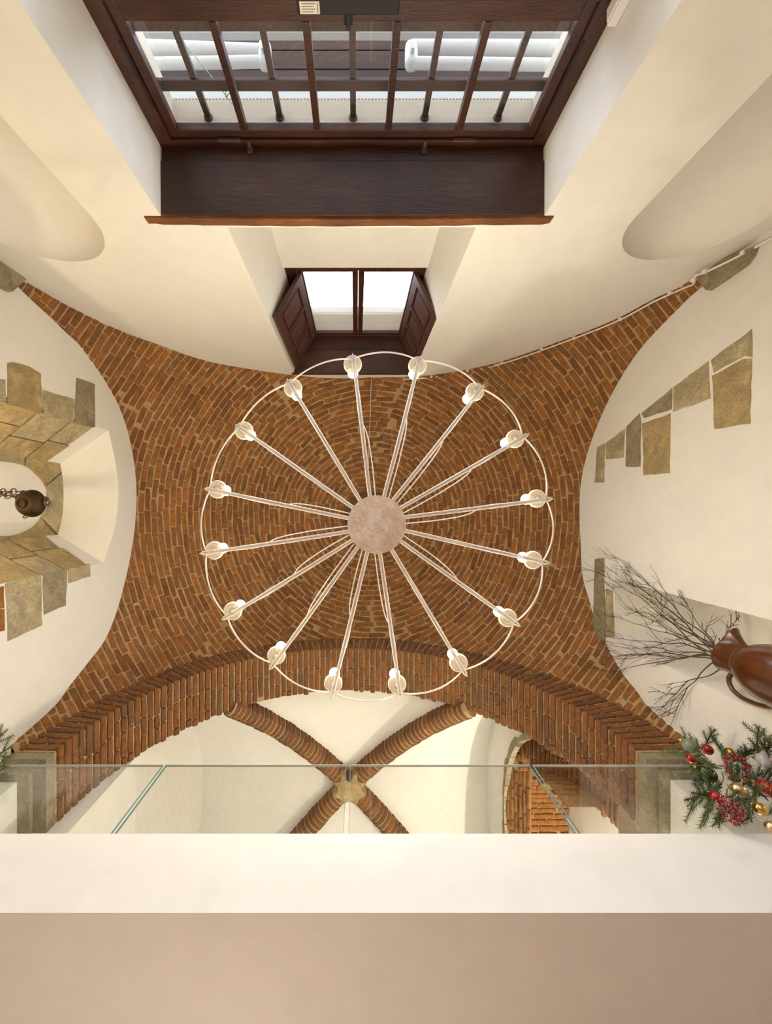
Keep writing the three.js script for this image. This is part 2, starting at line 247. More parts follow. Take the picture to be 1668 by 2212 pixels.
{
  const nA = 96, nT = 220, pos = [], uv = [], idx = [], ok = [];
  for (let i = 0; i <= nA; i++) for (let j = 0; j <= nT; j++) { const p = domeAt(ringDir(0.0005 + i / nA * 2.0, j / nT * 2 * Math.PI)); pos.push(p.x, p.y, p.z); uv.push(j / nT * 18, i / nA * 6.7); ok.push(inside(p, 0.1)); }
  for (let i = 0; i < nA; i++) for (let j = 0; j < nT; j++) { const a = i * (nT + 1) + j, b = a + 1, c = a + nT + 1, d = c + 1; if (ok[a] || ok[b] || ok[c] || ok[d]) idx.push(a, c, b, b, c, d); }
  const g = new THREE.BufferGeometry(); g.setAttribute('position', new THREE.Float32BufferAttribute(pos, 3)); g.setAttribute('uv', new THREE.Float32BufferAttribute(uv, 2)); g.setIndex(idx); g.computeVertexNormals();
  ceiling = struct('ceiling', g, M.mortar);
  const course = 0.08, bricks = [];
  for (let k = 0; k < 80; k++) {
    const al = (0.36 + k * course) / DR; if (al > 1.95) break;
    const r = DR * Math.sin(al), circ = 2 * Math.PI * r; let s = rr(0, 0.28), end = s + circ;
    while (s < end - 0.03) {
      let len = rnd() < 0.16 ? rr(0.11, 0.16) : rr(0.235, 0.29); if (r < 0.9) len = Math.min(len, r * 0.28); if (end - s - len < 0.07) len = end - s - 0.014;
      const ja = rr(-0.004, 0.004) / DR, th = (s + len / 2) / r, d = ringDir(al + ja, th), p = domeAt(d); s += len + rr(0.003, 0.011);
      if (!inside(p, 0.1)) continue;
      const q = domeAt(ringDir(al, th + 0.02)), q2 = domeAt(ringDir(al + 0.015, th)), t = q.sub(p), n = new THREE.Vector3().crossVectors(t, q2.sub(p)); if (n.dot(d) > 0) n.negate();
      n.normalize(); n.add(new THREE.Vector3(rr(-0.02, 0.02), rr(-0.02, 0.02), rr(-0.02, 0.02)));
      bricks.push(laid(p.addScaledVector(n, -0.012), t.normalize(), n, len, course - 0.0118 + rr(-0.004, 0.0025), 0.017 + rr(0, 0.006)));
    }
  }
  layBricks(bricks, ceiling);
  const cap = grid(6, 40, (u, v) => domeAt(ringDir(0.002 + u * 0.118, v * 2 * Math.PI)).add(new THREE.Vector3(0, -0.02, 0)));
  mesh('crown_plaster', cap, M.crown, ceiling, 'smooth brown plaster disc at the crown of the vault');
}

// ---------------------------------------------------------------- floor, outer masonry, roof, mezzanine
struct('floor', box(-3.9, 3.6, -0.95, -0.75, -6.4, 2.55), M.terracotta);
struct('masonry_wall', box(-3.95, -3.6, -0.75, 6.8, -6.4, 2.55), M.render);
struct('masonry_wall', box(3.3, 3.65, -0.75, 6.8, -6.4, 2.55), M.render);
struct('masonry_wall', box(-3.6, 3.3, -0.75, 6.8, -6.4, -6.0), M.render);
struct('roof_slab', box(-3.95, 3.65, 6.8, 7.0, -6.4, 2.55), M.render);
struct('outdoor_ground', box(-40, 40, -1.6, -1.4, 2.8, 70), M.ground);
struct('mezzanine_slab', box(-3.6, 3.3, 1.659, 2.066, -6.0, -1.7), M.white);

// ---------------------------------------------------------------- north wall with its two windows and two alcoves
let wallN;
{
  const top = smooth(arcN, 90).sort((a, b) => a[0] - b[0]), pts = [[-3.3, -0.75], [-3.3, top[0][1] - 0.25], [top[0][0] - 0.02, top[0][1] - 0.02], ...top, [top.at(-1)[0] + 0.02, top.at(-1)[1] - 0.02], [3.6, top.at(-1)[1] - 0.25], [3.6, -0.75]];
  const s = shapeOf(pts), hole = (p) => s.holes.push(new THREE.Path(p.map((q) => new THREE.Vector2(-q[0], q[1]))));
  hole([[-1.325, -0.75], [1.273, -0.75], [1.273, 2.69], [-1.325, 2.69]]);
  hole([[-0.908, 2.765], [0.842, 2.765], [0.842, 5.69], [-0.908, 5.69]]);
  const alc = (cx, hw, spring, crown) => { const a = [[cx - hw, 0.6], [cx + hw, 0.6]]; for (let i = 0; i <= 28; i++) { const t = i / 28 * Math.PI; a.push([cx + hw * Math.cos(t), spring + (crown - spring) * Math.sin(t)]); } return a; };
  const A = [[2.352, 0.452, 2.66, 3.122], [-2.262, 0.462, 2.66, 3.142]];
  for (const a of A) hole(alc(...a));
  wallN = struct('wall_north', wallGeo(NORTH, s, -0.56, 0), M.plaster);
  for (const [cx, hw, sp, cr] of A) {                                           // rounded apse: half a cylinder below, a quarter sphere above
    const D = 0.3;
    const body = grid(30, 4, (u, v) => { const t = u * Math.PI; return V(cx + hw * Math.cos(t), lerp(0.6, sp, v), 2 + D * Math.sin(t)); });
    const head = grid(30, 14, (u, v) => { const t = u * Math.PI, f = v * Math.PI / 2; return V(cx + hw * Math.cos(t) * Math.cos(f), sp + (cr - sp) * Math.sin(f), 2 + D * Math.sin(t) * Math.cos(f)); });
    mesh('alcove', [body, head], M.plaster, wallN, 'shallow round-headed alcove in white plaster');
  }
  // masonry above the plaster edge keeps the daylight out
  const up = shapeOf([[-3.3, 6.8], [-3.3, top[0][1] - 0.3], ...top.map((p) => [p[0], p[1] - 0.04]), [3.6, top.at(-1)[1] - 0.3], [3.6, 6.8]]);
  struct('masonry_wall', wallGeo(NORTH, up, -0.5, -0.13), M.render);
  // splayed sides of the upper window's recess, and the apron wall under the window
  for (const [x0, x1] of [[-0.908, -0.74], [0.842, 0.72]]) mesh('window_reveal', solid([V(x0, 2.765, 2.0), V(x1, 2.765, 2.49), V(x1, 2.765, 2.56), V(x0, 2.765, 2.56)], new THREE.Vector3(0, 2.9, 0)), M.plaster, wallN);
  mesh('window_apron', box(-0.9, 0.83, 2.765, 3.98, 2.47, 2.56), M.plaster, wallN);
}
// big low window: oak lintel boards, frame, sash with five panes
{
  const wood = struct('timber_lintel', [box(-1.335, 1.285, 2.655, 2.75, 2.01, 2.375, 0.008)], M.timber);
  mesh('lintel_board', box(-1.335, 1.285, 2.668, 2.75, 2.381, 2.56, 0.006), M.timber, wood);
  const n = 60, lipP = (u, lo) => V(lerp(-1.437, 1.336, u), (lo ? 2.652 + 0.008 * vnoise(u * 24, 0.5, 999, 3) : 2.716 + 0.012 * vnoise(u * 17, 2.5, 999, 4) - (u < 0.02 || u > 0.985 ? 0.012 : 0)) + 0.07 * u * (1 - u), 1.986 + 0.006 * vnoise(u * 30, 1.5, 999, 5));
  const lip = [grid(n, 1, (u, v) => lipP(u, v < 0.5)), grid(n, 1, (u, v) => v < 0.5 ? lipP(u, true) : V(lerp(-1.437, 1.336, u), 2.653 + 0.07 * u * (1 - u), 2.05)), grid(n, 1, (u, v) => v < 0.5 ? lipP(u, false) : V(lerp(-1.437, 1.336, u), 2.74, 2.03))];
  mesh('lintel_edge', lip, M.timberLip, wood, 'rough paler bottom edge of the beam standing proud of the plaster');

  const win = struct('window_1', [box(-1.335, -1.235, 1.8, 2.685, 2.47, 2.56, 0.004), box(1.185, 1.285, 1.8, 2.685, 2.47, 2.56, 0.004), box(-1.235, 1.185, 1.8, 1.9, 2.47, 2.56, 0.004), box(-1.235, 1.185, 2.615, 2.69, 2.47, 2.56, 0.004)], M.frame);
  const sash = mesh('sash', [box(-1.232, -1.175, 1.902, 2.613, 2.49, 2.545, 0.004), box(1.125, 1.182, 1.902, 2.613, 2.49, 2.545, 0.004), box(-1.175, 1.125, 1.902, 1.995, 2.49, 2.545, 0.004), box(-1.175, 1.125, 2.565, 2.613, 2.49, 2.545, 0.004)], M.frame, win);
  const mx = [-1.175, -0.736, -0.258, 0.21, 0.675, 1.125];
  for (let i = 1; i < 5; i++) mesh('glazing_bar', box(mx[i] - 0.02, mx[i] + 0.02, 1.995, 2.565, 2.488, 2.545, 0.004), M.frame, sash);
  for (let i = 0; i < 5; i++) mesh('pane', box(mx[i] + (i ? 0.012 : -0.01), mx[i + 1] - 0.012, 1.985, 2.565, 2.526, 2.53), M.pane, sash);
  for (const x of [-0.85, 0.72]) mesh('hinge', box(x - 0.075, x + 0.075, 2.606, 2.62, 2.464, 2.48), M.iron, win);
  for (const x of [-0.72, 0.46]) mesh('catch', [box(x - 0.01, x + 0.01, 2.61, 2.668, 2.455, 2.472, 0.003), box(x - 0.018, x + 0.018, 2.65, 2.668, 2.425, 2.472, 0.003)], M.iron, win);
  for (const x of [-1.245, 1.195]) mesh('seal', box(x - 0.006, x + 0.006, 2.06, 2.4, 2.465, 2.472), M.black, win);

  const op = thing('window_opener', 'black motor housing with a small paper sticker on the sill rail of the wide window', 'window opener', V(-0.02, 1.865, 2.43));
  const loc = (x0, x1, h0, h1, z0, z1, r) => { const g = box(x0, x1, h0, h1, z0, z1, r); g.translate(-op.position.x, -op.position.y, -op.position.z); return g; };
  mesh('housing', loc(-0.285, 0.205, 1.8, 1.9, 2.4, 2.468, 0.008), M.black, op);
  mesh('chain_bracket', [loc(-0.062, -0.02, 1.89, 1.985, 2.455, 2.489, 0.005), loc(-0.05, -0.03, 1.9, 1.995, 2.44, 2.46, 0.004)], M.black, op);
  mesh('sticker', loc(-0.27, -0.175, 1.845, 1.892, 2.3975, 2.4005), M.paper, op);
  mesh('sticker_print', [0, 1, 2, 3].map((i) => loc(-0.26, -0.195 - 0.008 * (i % 2), 1.852 + i * 0.01, 1.8535 + i * 0.01, 2.3965, 2.398)).concat([loc(-0.186, -0.183, 1.85, 1.887, 2.3965, 2.398)]), M.iron, op.children[2]);
  const sb = thing('sensor_box', 'small white plastic box on the right jamb of the wide window', 'sensor', V(1.25, 2.0, 2.4));
  const q = (x0, x1, h0, h1, z0, z1, r) => { const g = box(x0, x1, h0, h1, z0, z1, r); g.translate(-sb.position.x, -sb.position.y, -sb.position.z); return g; };
  mesh('case', q(1.225, 1.272, 1.7, 1.92, 2.37, 2.45, 0.004), M.white, sb); mesh('face_plate', q(1.218, 1.226, 1.71, 1.91, 2.38, 2.44, 0.003), M.conduit, sb);
  const door = struct('door_1', [box(-1.3, -1.2, -0.75, 1.8, 2.46, 2.56, 0.004), box(1.15, 1.25, -0.75, 1.8, 2.46, 2.56, 0.004), box(-1.2, 1.15, 1.7, 1.8, 2.46, 2.56, 0.004)], M.frame);
  for (const [x0, x1] of [[-1.195, -0.03], [-0.02, 1.145]]) { const lf = mesh('door_leaf', [box(x0, x0 + 0.09, -0.74, 1.695, 2.48, 2.54, 0.004), box(x1 - 0.09, x1, -0.74, 1.695, 2.48, 2.54, 0.004), box(x0 + 0.09, x1 - 0.09, 1.6, 1.695, 2.48, 2.54, 0.004), box(x0 + 0.09, x1 - 0.09, -0.74, -0.6, 2.48, 2.54, 0.004)], M.frame, door); mesh('pane', box(x0 + 0.08, x1 - 0.08, -0.62, 1.62, 2.508, 2.514), M.pane, lf); }
  // outside: wall reveal, grille, awning, eaves
  const rev = struct('outer_wall', [box(-3.95, -1.245, -1.4, 2.75, 2.57, 2.79), box(1.2, 3.65, -1.4, 2.75, 2.57, 2.79), box(-1.245, 1.2, 2.66, 4.05, 2.57, 2.79), box(-3.95, -0.66, 2.75, 6.8, 2.57, 2.9), box(0.68, 3.65, 2.75, 6.8, 2.57, 2.9), box(-0.66, 0.68, 5.58, 6.8, 2.57, 2.8)], M.cream);
  const gr = thing('window_grille', 'dark iron window grille of five upright bars outside the wide window', 'grille', V(-0.02, 2.4, 2.667));
  const k = (g) => { g.translate(-gr.position.x, -gr.position.y, -gr.position.z); return g; };
  for (const x of [-1.002, -0.518, -0.022, 0.463, 0.957]) { const b = mesh('bar', k(box(x - 0.019, x + 0.019, 1.87, 2.66, 2.655, 2.685, 0.004)), M.iron, gr); mesh('foot', k(new THREE.CylinderGeometry(0.032, 0.024, 0.022, 8).translate(x, 2.65 + EYE, 2.667)), M.iron, b); }
  mesh('crossbar', k(box(-1.245, 1.2, 2.405, 2.468, 2.64, 2.662, 0.003)), M.iron, gr); mesh('crossbar', k(box(-1.245, 1.2, 2.1, 2.16, 2.64, 2.662, 0.003)), M.iron, gr);
  const aw = thing('awning', 'white folded-arm awning hanging outside behind the wide window', 'awning', V(0, 2.78, 3.1));
  const a = (g) => { g.translate(-aw.position.x, -aw.position.y, -aw.position.z); return g; };
  mesh('roller', a(box(-2.1, 2.1, 2.74, 2.82, 2.86, 2.975, 0.02)), M.awning, aw);
  mesh('front_bar', a(box(-2.1, 2.1, 2.73, 2.79, 3.34, 3.385, 0.01)), M.awning, aw);
  const fr = []; for (let i = 0; i < 120; i++) fr.push(a(box(-1.4 + i * 0.0235, -1.4 + i * 0.0235 + 0.015, 2.715, 2.745, 2.855, 2.862))); mesh('valance_fringe', fr, M.cream, aw);
  for (const [s, ex] of [[-1, -0.64], [1, 0.385]]) {
    const out = ex + s * 1.3;
    mesh('arm', a(tube([V(out, 2.76, s < 0 ? 3.275 : 3.255), V(ex, 2.75, s < 0 ? 3.215 : 3.245)], 0.044, 4, 16)), M.awning, aw); mesh('arm', a(tube([V(out, 2.74, 3.115), V(ex, 2.74, s < 0 ? 3.14 : 3.13)], 0.034, 4, 16)), M.awning, aw);
    mesh('elbow', [a(new RoundedBoxGeometry(0.09, 0.09, 0.17, 3, 0.035).translate(ex, 2.745 + EYE, 3.185)), a(new THREE.CylinderGeometry(0.014, 0.014, 0.12, 10).translate(ex, 2.725 + EYE, 3.16))], M.awning, aw);
  }
  const cd = thing('cord', 'thin green cord tied to the grille outside the wide window', 'cord', V(-0.9, 2.5, 2.72)), gc = std({ color: lin(0.35, 0.5, 0.4) }), K = (x, h, z) => V(x, h, z).sub(cd.position);
  mesh('strand', tube([K(-0.99, 2.3, 2.72), K(-0.9, 2.5, 2.74), K(-0.845, 2.66, 2.77), K(-0.84, 2.74, 2.86)], 0.003), gc, cd); mesh('knot', tube([K(-0.87, 2.5, 2.68), K(-0.84, 2.5, 2.69), K(-0.85, 2.56, 2.7), K(-0.83, 2.54, 2.7), K(-0.79, 2.52, 2.7)], 0.004), gc, cd);
  struct('gutter', [box(-1.5, 1.5, 5.62, 5.72, 2.84, 2.94, 0.02)], M.conduit);
  const ev = struct('eaves', box(-3.2, 3.2, 3.42, 3.5, 2.8, 4.3), M.eaves);
  for (let i = 0; i < 9; i++) mesh('eaves_board', box(-3.2, 3.2, 3.385, 3.418, 2.83 + i * 0.165, 2.985 + i * 0.165, 0.006), M.eaves, ev);
}
// small upper window with two open shutters
{
  const pl = struct('timber_lintel', box(-0.94, 0.9, 5.664, 5.74, 1.992, 2.335, 0.006), M.timber); mesh('lintel_board', box(-0.9, 0.85, 5.674, 5.74, 2.345, 2.56, 0.006), M.timber, pl);
  const win = struct('window_2', [box(-0.74, -0.625, 3.98, 5.64, 2.49, 2.56, 0.004), box(0.66, 0.72, 3.98, 5.64, 2.49, 2.56, 0.004), box(-0.625, 0.66, 3.98, 4.06, 2.49, 2.56, 0.004), box(-0.625, 0.66, 5.56, 5.66, 2.49, 2.56, 0.004)], M.frame);
  for (const [x0, x1] of [[-0.622, 0.018], [0.022, 0.657]]) {
    const s = mesh('sash', [box(x0, x0 + 0.062, 4.062, 5.557, 2.5, 2.545, 0.004), box(x1 - 0.062, x1, 4.062, 5.557, 2.5, 2.545, 0.004), box(x0 + 0.062, x1 - 0.062, 4.062, 4.1, 2.5, 2.545, 0.004), box(x0 + 0.062, x1 - 0.062, 5.51, 5.557, 2.5, 2.545, 0.004)], M.frame, win);
    mesh('pane', box(x0 + 0.055, x1 - 0.055, 4.095, 5.515, 2.522, 2.526), M.pane, s);
  }
  mesh('latch', box(0.01, 0.03, 5.4, 5.52, 2.48, 2.5, 0.004), M.iron, win);
  for (const [hx, ox] of [[-0.585, -0.858], [0.618, 0.85]]) {
    const hz = 2.49, oz = 2.02, a = V(hx, 4.1, hz), ax = new THREE.Vector3(ox - hx, 0, oz - hz), w = ax.length(); ax.normalize();
    const n = new THREE.Vector3(-Math.sign(hx), 0, 0); n.addScaledVector(ax, -n.dot(ax)).normalize();                        // towards the middle of the recess
    const B = (u0, u1, h0, h1, d0, d1) => solid([a.clone().addScaledVector(ax, u0).add(new THREE.Vector3(0, h0, 0)), a.clone().addScaledVector(ax, u1).add(new THREE.Vector3(0, h0, 0)), a.clone().addScaledVector(ax, u1).add(new THREE.Vector3(0, h1, 0)), a.clone().addScaledVector(ax, u0).add(new THREE.Vector3(0, h1, 0))].map((p) => p.addScaledVector(n, d1)), n.clone().multiplyScalar(d0 - d1));
    const T = 1.45, e = 0.09, rails = [0, 0.1, 0.51, 0.58, 0.94, 1.01, 1.36, T];
    const sh = mesh('shutter', [B(0, e, 0, T, -0.02, 0.015), B(w - e, w, 0, T, -0.02, 0.015), ...[0, 2, 4, 6].map((i) => B(e, w - e, rails[i], rails[i + 1], -0.02, 0.015))], M.shutter, win);
    for (const i of [1, 3, 5]) { mesh('shutter_panel', [B(e, w - e, rails[i], rails[i + 1], -0.014, -0.002), B(e + 0.03, w - e - 0.03, rails[i] + 0.035, rails[i + 1] - 0.035, -0.002, 0.009)], M.shutter, sh); }
  }
}

// ---------------------------------------------------------------- stones set in a wall
function wallStone(w, px, mat, parent, d0 = -0.08, d1 = 0.004, name = 'stone') {
  const pts = px.map((p) => on(w, ...p)); let c = [0, 0]; for (const p of pts) { c[0] += p[0] / pts.length; c[1] += p[1] / pts.length; }
  const rough = []; for (let i = 0; i < pts.length; i++) { const a = pts[i], b = pts[(i + 1) % pts.length], n = Math.max(1, Math.round(Math.hypot(a[0] - b[0], a[1] - b[1]) / 0.09)); for (let k = 0; k < n; k++) { const t = k / n, j = k ? 0.006 : 0; rough.push([lerp(a[0], b[0], t) + rr(-j, j), lerp(a[1], b[1], t) + rr(-j, j)]); } }
  const fr = rough.map(([u, h]) => W3(w, u, h, d1)); return mesh(name, solid(fr, w.n.clone().multiplyScalar(d0 - d1)), mat, parent);
}
// ---------------------------------------------------------------- west wall with its deep stone niche
let wallW;
{
  const top = smooth(arcW, 110).sort((a, b) => a[0] - b[0]), s = shapeOf([[-2.2, -0.75], [-2.2, top[0][1] - 0.25], ...top, [2.45, top.at(-1)[1] - 0.25], [2.45, -0.75]]);
  const z2u = (z) => -z * Math.hypot(1, 0.0632);
  const arcF = smooth([[0.92, 4.47], [0.56, 4.56], [0.184, 4.575], [-0.2, 4.46], [-0.56, 4.235]], 16), arcB = smooth([[0.532, 4.367], [0.34, 4.41], [0.125, 4.418], [-0.07, 4.395], [-0.261, 4.333]], 16);
  s.holes.push(new THREE.Path([[0.92, 1.2], ...arcF, [-0.56, 1.2]].map(([z, h]) => new THREE.Vector2(z2u(z), h))));
  wallW = struct('wall_west', wallGeo(WEST, s, -0.12, 0), M.plaster);
  const wx = (z) => -2.767 - 0.0632 * z, XB = -3.3;
  // soffit between the front and the back arc, jambs, back wall
  mesh('niche_soffit', grid(16, 1, (u, v) => { const i = Math.round(u * 16), f = arcF[i], b = arcB[i]; return V(lerp(wx(f[0]), XB, v), lerp(f[1], b[1], v), lerp(f[0], b[0], v)); }), M.plaster, wallW);
  const J = (n) => (t, h) => V(lerp(wx(n ? 0.92 : -0.56), XB, t), h, lerp(n ? 0.92 : -0.56, n ? 0.532 : -0.261, t));
  const slab = (p, d, m, nm, lab) => mesh(nm, solid(p, d), m, wallW, lab);
  const dN = new THREE.Vector3(-0.09, 0, 0.11), dS = new THREE.Vector3(-0.09, 0, -0.11);
  slab([J(1)(0, 1.2), J(1)(1, 1.2), J(1)(1, 4.37), J(1)(0, 4.48)].map((p) => p.addScaledVector(dN, 0.3)), dN, M.mortar, 'niche_jamb'); slab([J(0)(0, 1.2), J(0)(1, 1.2), J(0)(1, 4.34), J(0)(0, 4.24)].map((p) => p.addScaledVector(dS, 0.3)), dS, M.mortar, 'niche_jamb');
  slab([J(1)(0, 4.24), J(1)(1, 4.19), J(1)(1, 4.37), J(1)(0, 4.475)], dN, M.plaster, 'jamb_plaster'); slab([J(0)(0, 4.0), J(0)(1, 4.16), J(0)(1, 4.335), J(0)(0, 4.238)], dS, M.plaster, 'jamb_plaster');
  for (const [h0, h1, mid] of [[3.925, 4.232, 0.55], [3.535, 3.915, 0.62], [3.18, 3.525, 0.42], [2.7, 3.17, 0.6], [2.2, 2.69, 0.5]]) { const a = J(1), e = 0.006; for (const [t0, t1] of [[0, mid - 0.01], [mid + 0.01, 1]]) slab([a(t0, h0 + e), a(t1, h0 + e), a(t1, Math.min(h1, 4.185) - e), a(t0, h1 - e)], dN, rnd() < 0.5 ? M.stoneWarm : M.stone, 'stone'); }
  for (const [h0, h1, mid] of [[3.71, 3.995, 0.6], [3.41, 3.7, 0.48], [3.05, 3.4, 0.66], [2.6, 3.04, 0.5], [2.1, 2.59, 0.6]]) { const a = J(0), e = 0.006; for (const [t0, t1] of [[0, mid - 0.01], [mid + 0.01, 1]]) slab([a(t0, h0 + e), a(t1, h0 + e), a(t1, (h1 === 3.995 ? 4.15 : h1) - e), a(t0, h1 - e)], dS, rnd() < 0.5 ? M.stoneWarm : M.stone, 'stone'); }
  // back wall: stone arch round a plastered blind opening
  const BACK = frame([XB, 0], [0, -1]), holePx = [[-60, 996], [0, 996], [35, 1000], [66, 1010], [85, 1027], [99, 1043], [106, 1062], [103, 1088], [94, 1116], [78, 1137], [56, 1149], [30.6, 1157], [0, 1158], [-60, 1158]];
  const hp = holePx.map((p) => on(BACK, ...p)); hp[0][1] = hp[13][1] = 2.2;
  mesh('blind_opening', wallGeo(BACK, shapeOf([[-0.9, 1.2], [-0.9, 4.5], [0.6, 4.5], [0.6, 1.2]]), -0.2, -0.03), M.plaster, wallW);
  const arcOut = arcB.map(([z, h]) => [-z, h]).sort((a, b) => a[0] - b[0]), inn = smooth(hp, 40).sort(() => 0);
  // voussoirs of the arch: cut along rays from its middle
  const rim = (t) => { const i = clamp(t, 0, 1) * (inn.length - 1), k = Math.min(inn.length - 2, Math.floor(i)); return [lerp(inn[k][0], inn[k + 1][0], i - k), lerp(inn[k][1], inn[k + 1][1], i - k)]; };
  const cuts = [0, 0.2, 0.405, 0.63, 0.86, 1], outer = (p) => { const c = [-0.12, 3.9], d = [p[0] - c[0], p[1] - c[1]], f = 2.2; let q = [c[0] + d[0] * f, c[1] + d[1] * f]; q[0] = clamp(q[0], -0.6, 0.33); q[1] = clamp(q[1], 1.2, 4.44); return q; };
  for (let i = 0; i < cuts.length - 1; i++) {
    const a = [], g = 0.004; for (let k = 0; k <= 8; k++) a.push(rim(lerp(cuts[i] + g, cuts[i + 1] - g, k / 8)));
    const o = a.map(outer).reverse(); const poly = [...a, ...o]; mesh('stone', wallGeo(BACK, shapeOf(poly), -0.1, 0), [M.stone, M.stoneWarm, M.stone, M.stoneWarm, M.stone][i], wallW);
  }
  for (const [p, m] of [
    [[[-20, 818], [11, 820], [14, 872], [-20, 868]], M.stone], [[[15, 785], [25, 782], [63, 792], [88, 807], [92, 893], [15, 875]], M.stoneWarm], [[[93, 842], [160, 863], [158, 911], [94, 894]], M.stone], [[[165, 816], [204, 830], [205, 923], [160, 912], [162, 862]], M.stoneGrey],
    [[[147, 1229], [194, 1218], [195, 1245], [147, 1260]], M.stone], [[[92, 1242], [145, 1229], [142, 1308], [94, 1328]], M.stoneGrey], [[[10, 1261], [88, 1242], [91, 1350], [16, 1385]], M.stone]]) wallStone(WEST, p, m, wallW);
  for (const p of [[[-30, 1272], [8, 1266], [9, 1313], [-30, 1318]], [[-30, 1320], [9, 1315], [10, 1362], [-30, 1370]]]) wallStone(WEST, p, brickMats[2], wallW, -0.08, 0.003, 'brick');
}
// ---------------------------------------------------------------- east wall with the pitcher niche
let wallE;
{
  const top = smooth(arcE, 110).sort((a, b) => a[0] - b[0]), s = shapeOf([[-2.4, -0.75], [-2.4, top[0][1] - 0.25], ...top, [2.25, top.at(-1)[1] - 0.25], [2.25, -0.75]]), k = Math.hypot(1, 0.0887), u = (z) => z * k;
  s.holes.push(new THREE.Path([[u(-1.325), 2.02], [u(-0.713), 2.02], [u(-0.713), 4.1], [u(-1.325), 4.1]].map((p) => new THREE.Vector2(...p))));
  wallE = struct('wall_east', wallGeo(EAST, s, -0.14, 0), M.plaster);
  const ex = (z) => 2.776 + 0.0887 * z, XB = 3.05, P = (z, x, h) => V(x, h, z);
  mesh('niche_back', box(XB, XB + 0.2, 1.9, 4.3, -1.6, -0.5), M.plaster, wallE);
  mesh('niche_jamb', solid([P(-1.325, ex(-1.325), 1.9), P(-1.22, XB, 1.9), P(-1.22, XB, 4.2), P(-1.325, ex(-1.325), 4.2)], new THREE.Vector3(0.05, 0, -0.2)), M.plaster, wallE);
  mesh('niche_jamb', solid([P(-0.713, ex(-0.713) + 0.04, 1.9), P(-0.713, XB, 1.9), P(-0.713, XB, 4.2), P(-0.713, ex(-0.713) + 0.04, 4.2)], new THREE.Vector3(0, 0, 0.2)), M.plaster, wallE);
  mesh('niche_head', box(2.6, XB + 0.02, 4.08, 4.25, -1.6, -0.5), M.plaster, wallE); wallE.children.at(-1).geometry.translate(0.09, 0, 0);
  mesh('niche_sill', box(2.45, XB, 1.98, 2.03, -1.32, -0.72, 0.01), M.stone, wallE);
  for (const [p, m] of [
    [[[1287, 1208], [1305, 1206], [1309, 1213], [1309, 1386], [1283, 1378], [1284, 1310]], M.stoneGrey], [[[1311, 1244], [1328, 1247], [1326, 1300], [1323, 1374], [1311, 1376]], M.stone]]) wallStone(EAST, p, m, wallE, -0.02, 0.012);
  for (const [p, m] of [
    [[[1625, 711], [1626, 772], [1610, 768], [1543, 805], [1537, 778]], M.stone], [[[1625, 775], [1622, 915], [1544, 927], [1539, 812], [1606, 776]], M.stoneWarm],
    [[[1531, 780], [1536, 860], [1455, 890], [1456, 836]], M.stone], [[[1453, 838], [1452, 884], [1392, 903], [1386, 893]], M.stoneGrey],
    [[[1449, 893], [1448, 1022], [1391, 1026], [1388, 915]], M.stoneWarm], [[[1383, 893], [1386, 912], [1384, 1008], [1352, 1008], [1354, 922]], M.stoneGrey], [[[1351, 926], [1348, 988], [1310, 992], [1309, 957]], M.stone], [[[1307, 958], [1306, 1042], [1285, 1043], [1290, 966]], M.stone]]) wallStone(EAST, p, m, wallE);
}
// corner corbels that carry the vault
for (const [w, p, lab] of [[EAST, [[1500, 590], [1527, 615], [1538, 628], [1577, 602], [1620, 572], [1634, 552], [1641, 534]], 'east'], [WEST, [[50, 600], [14, 631], [-25, 608], [-60, 560], [-70, 545], [-20, 560], [8, 568]], 'west']]) {
  const o = new THREE.Group(); o.name = numbered('corbel'); o.userData.kind = 'structure'; scene.add(o);
  const pts = p.map((q) => on(w, ...q)), body = pts.map(([u, h]) => W3(w, u, h, 0.05)); mesh('stone', solid(body, w.n.clone().multiplyScalar(-0.16)), M.stoneGrey, o);
}

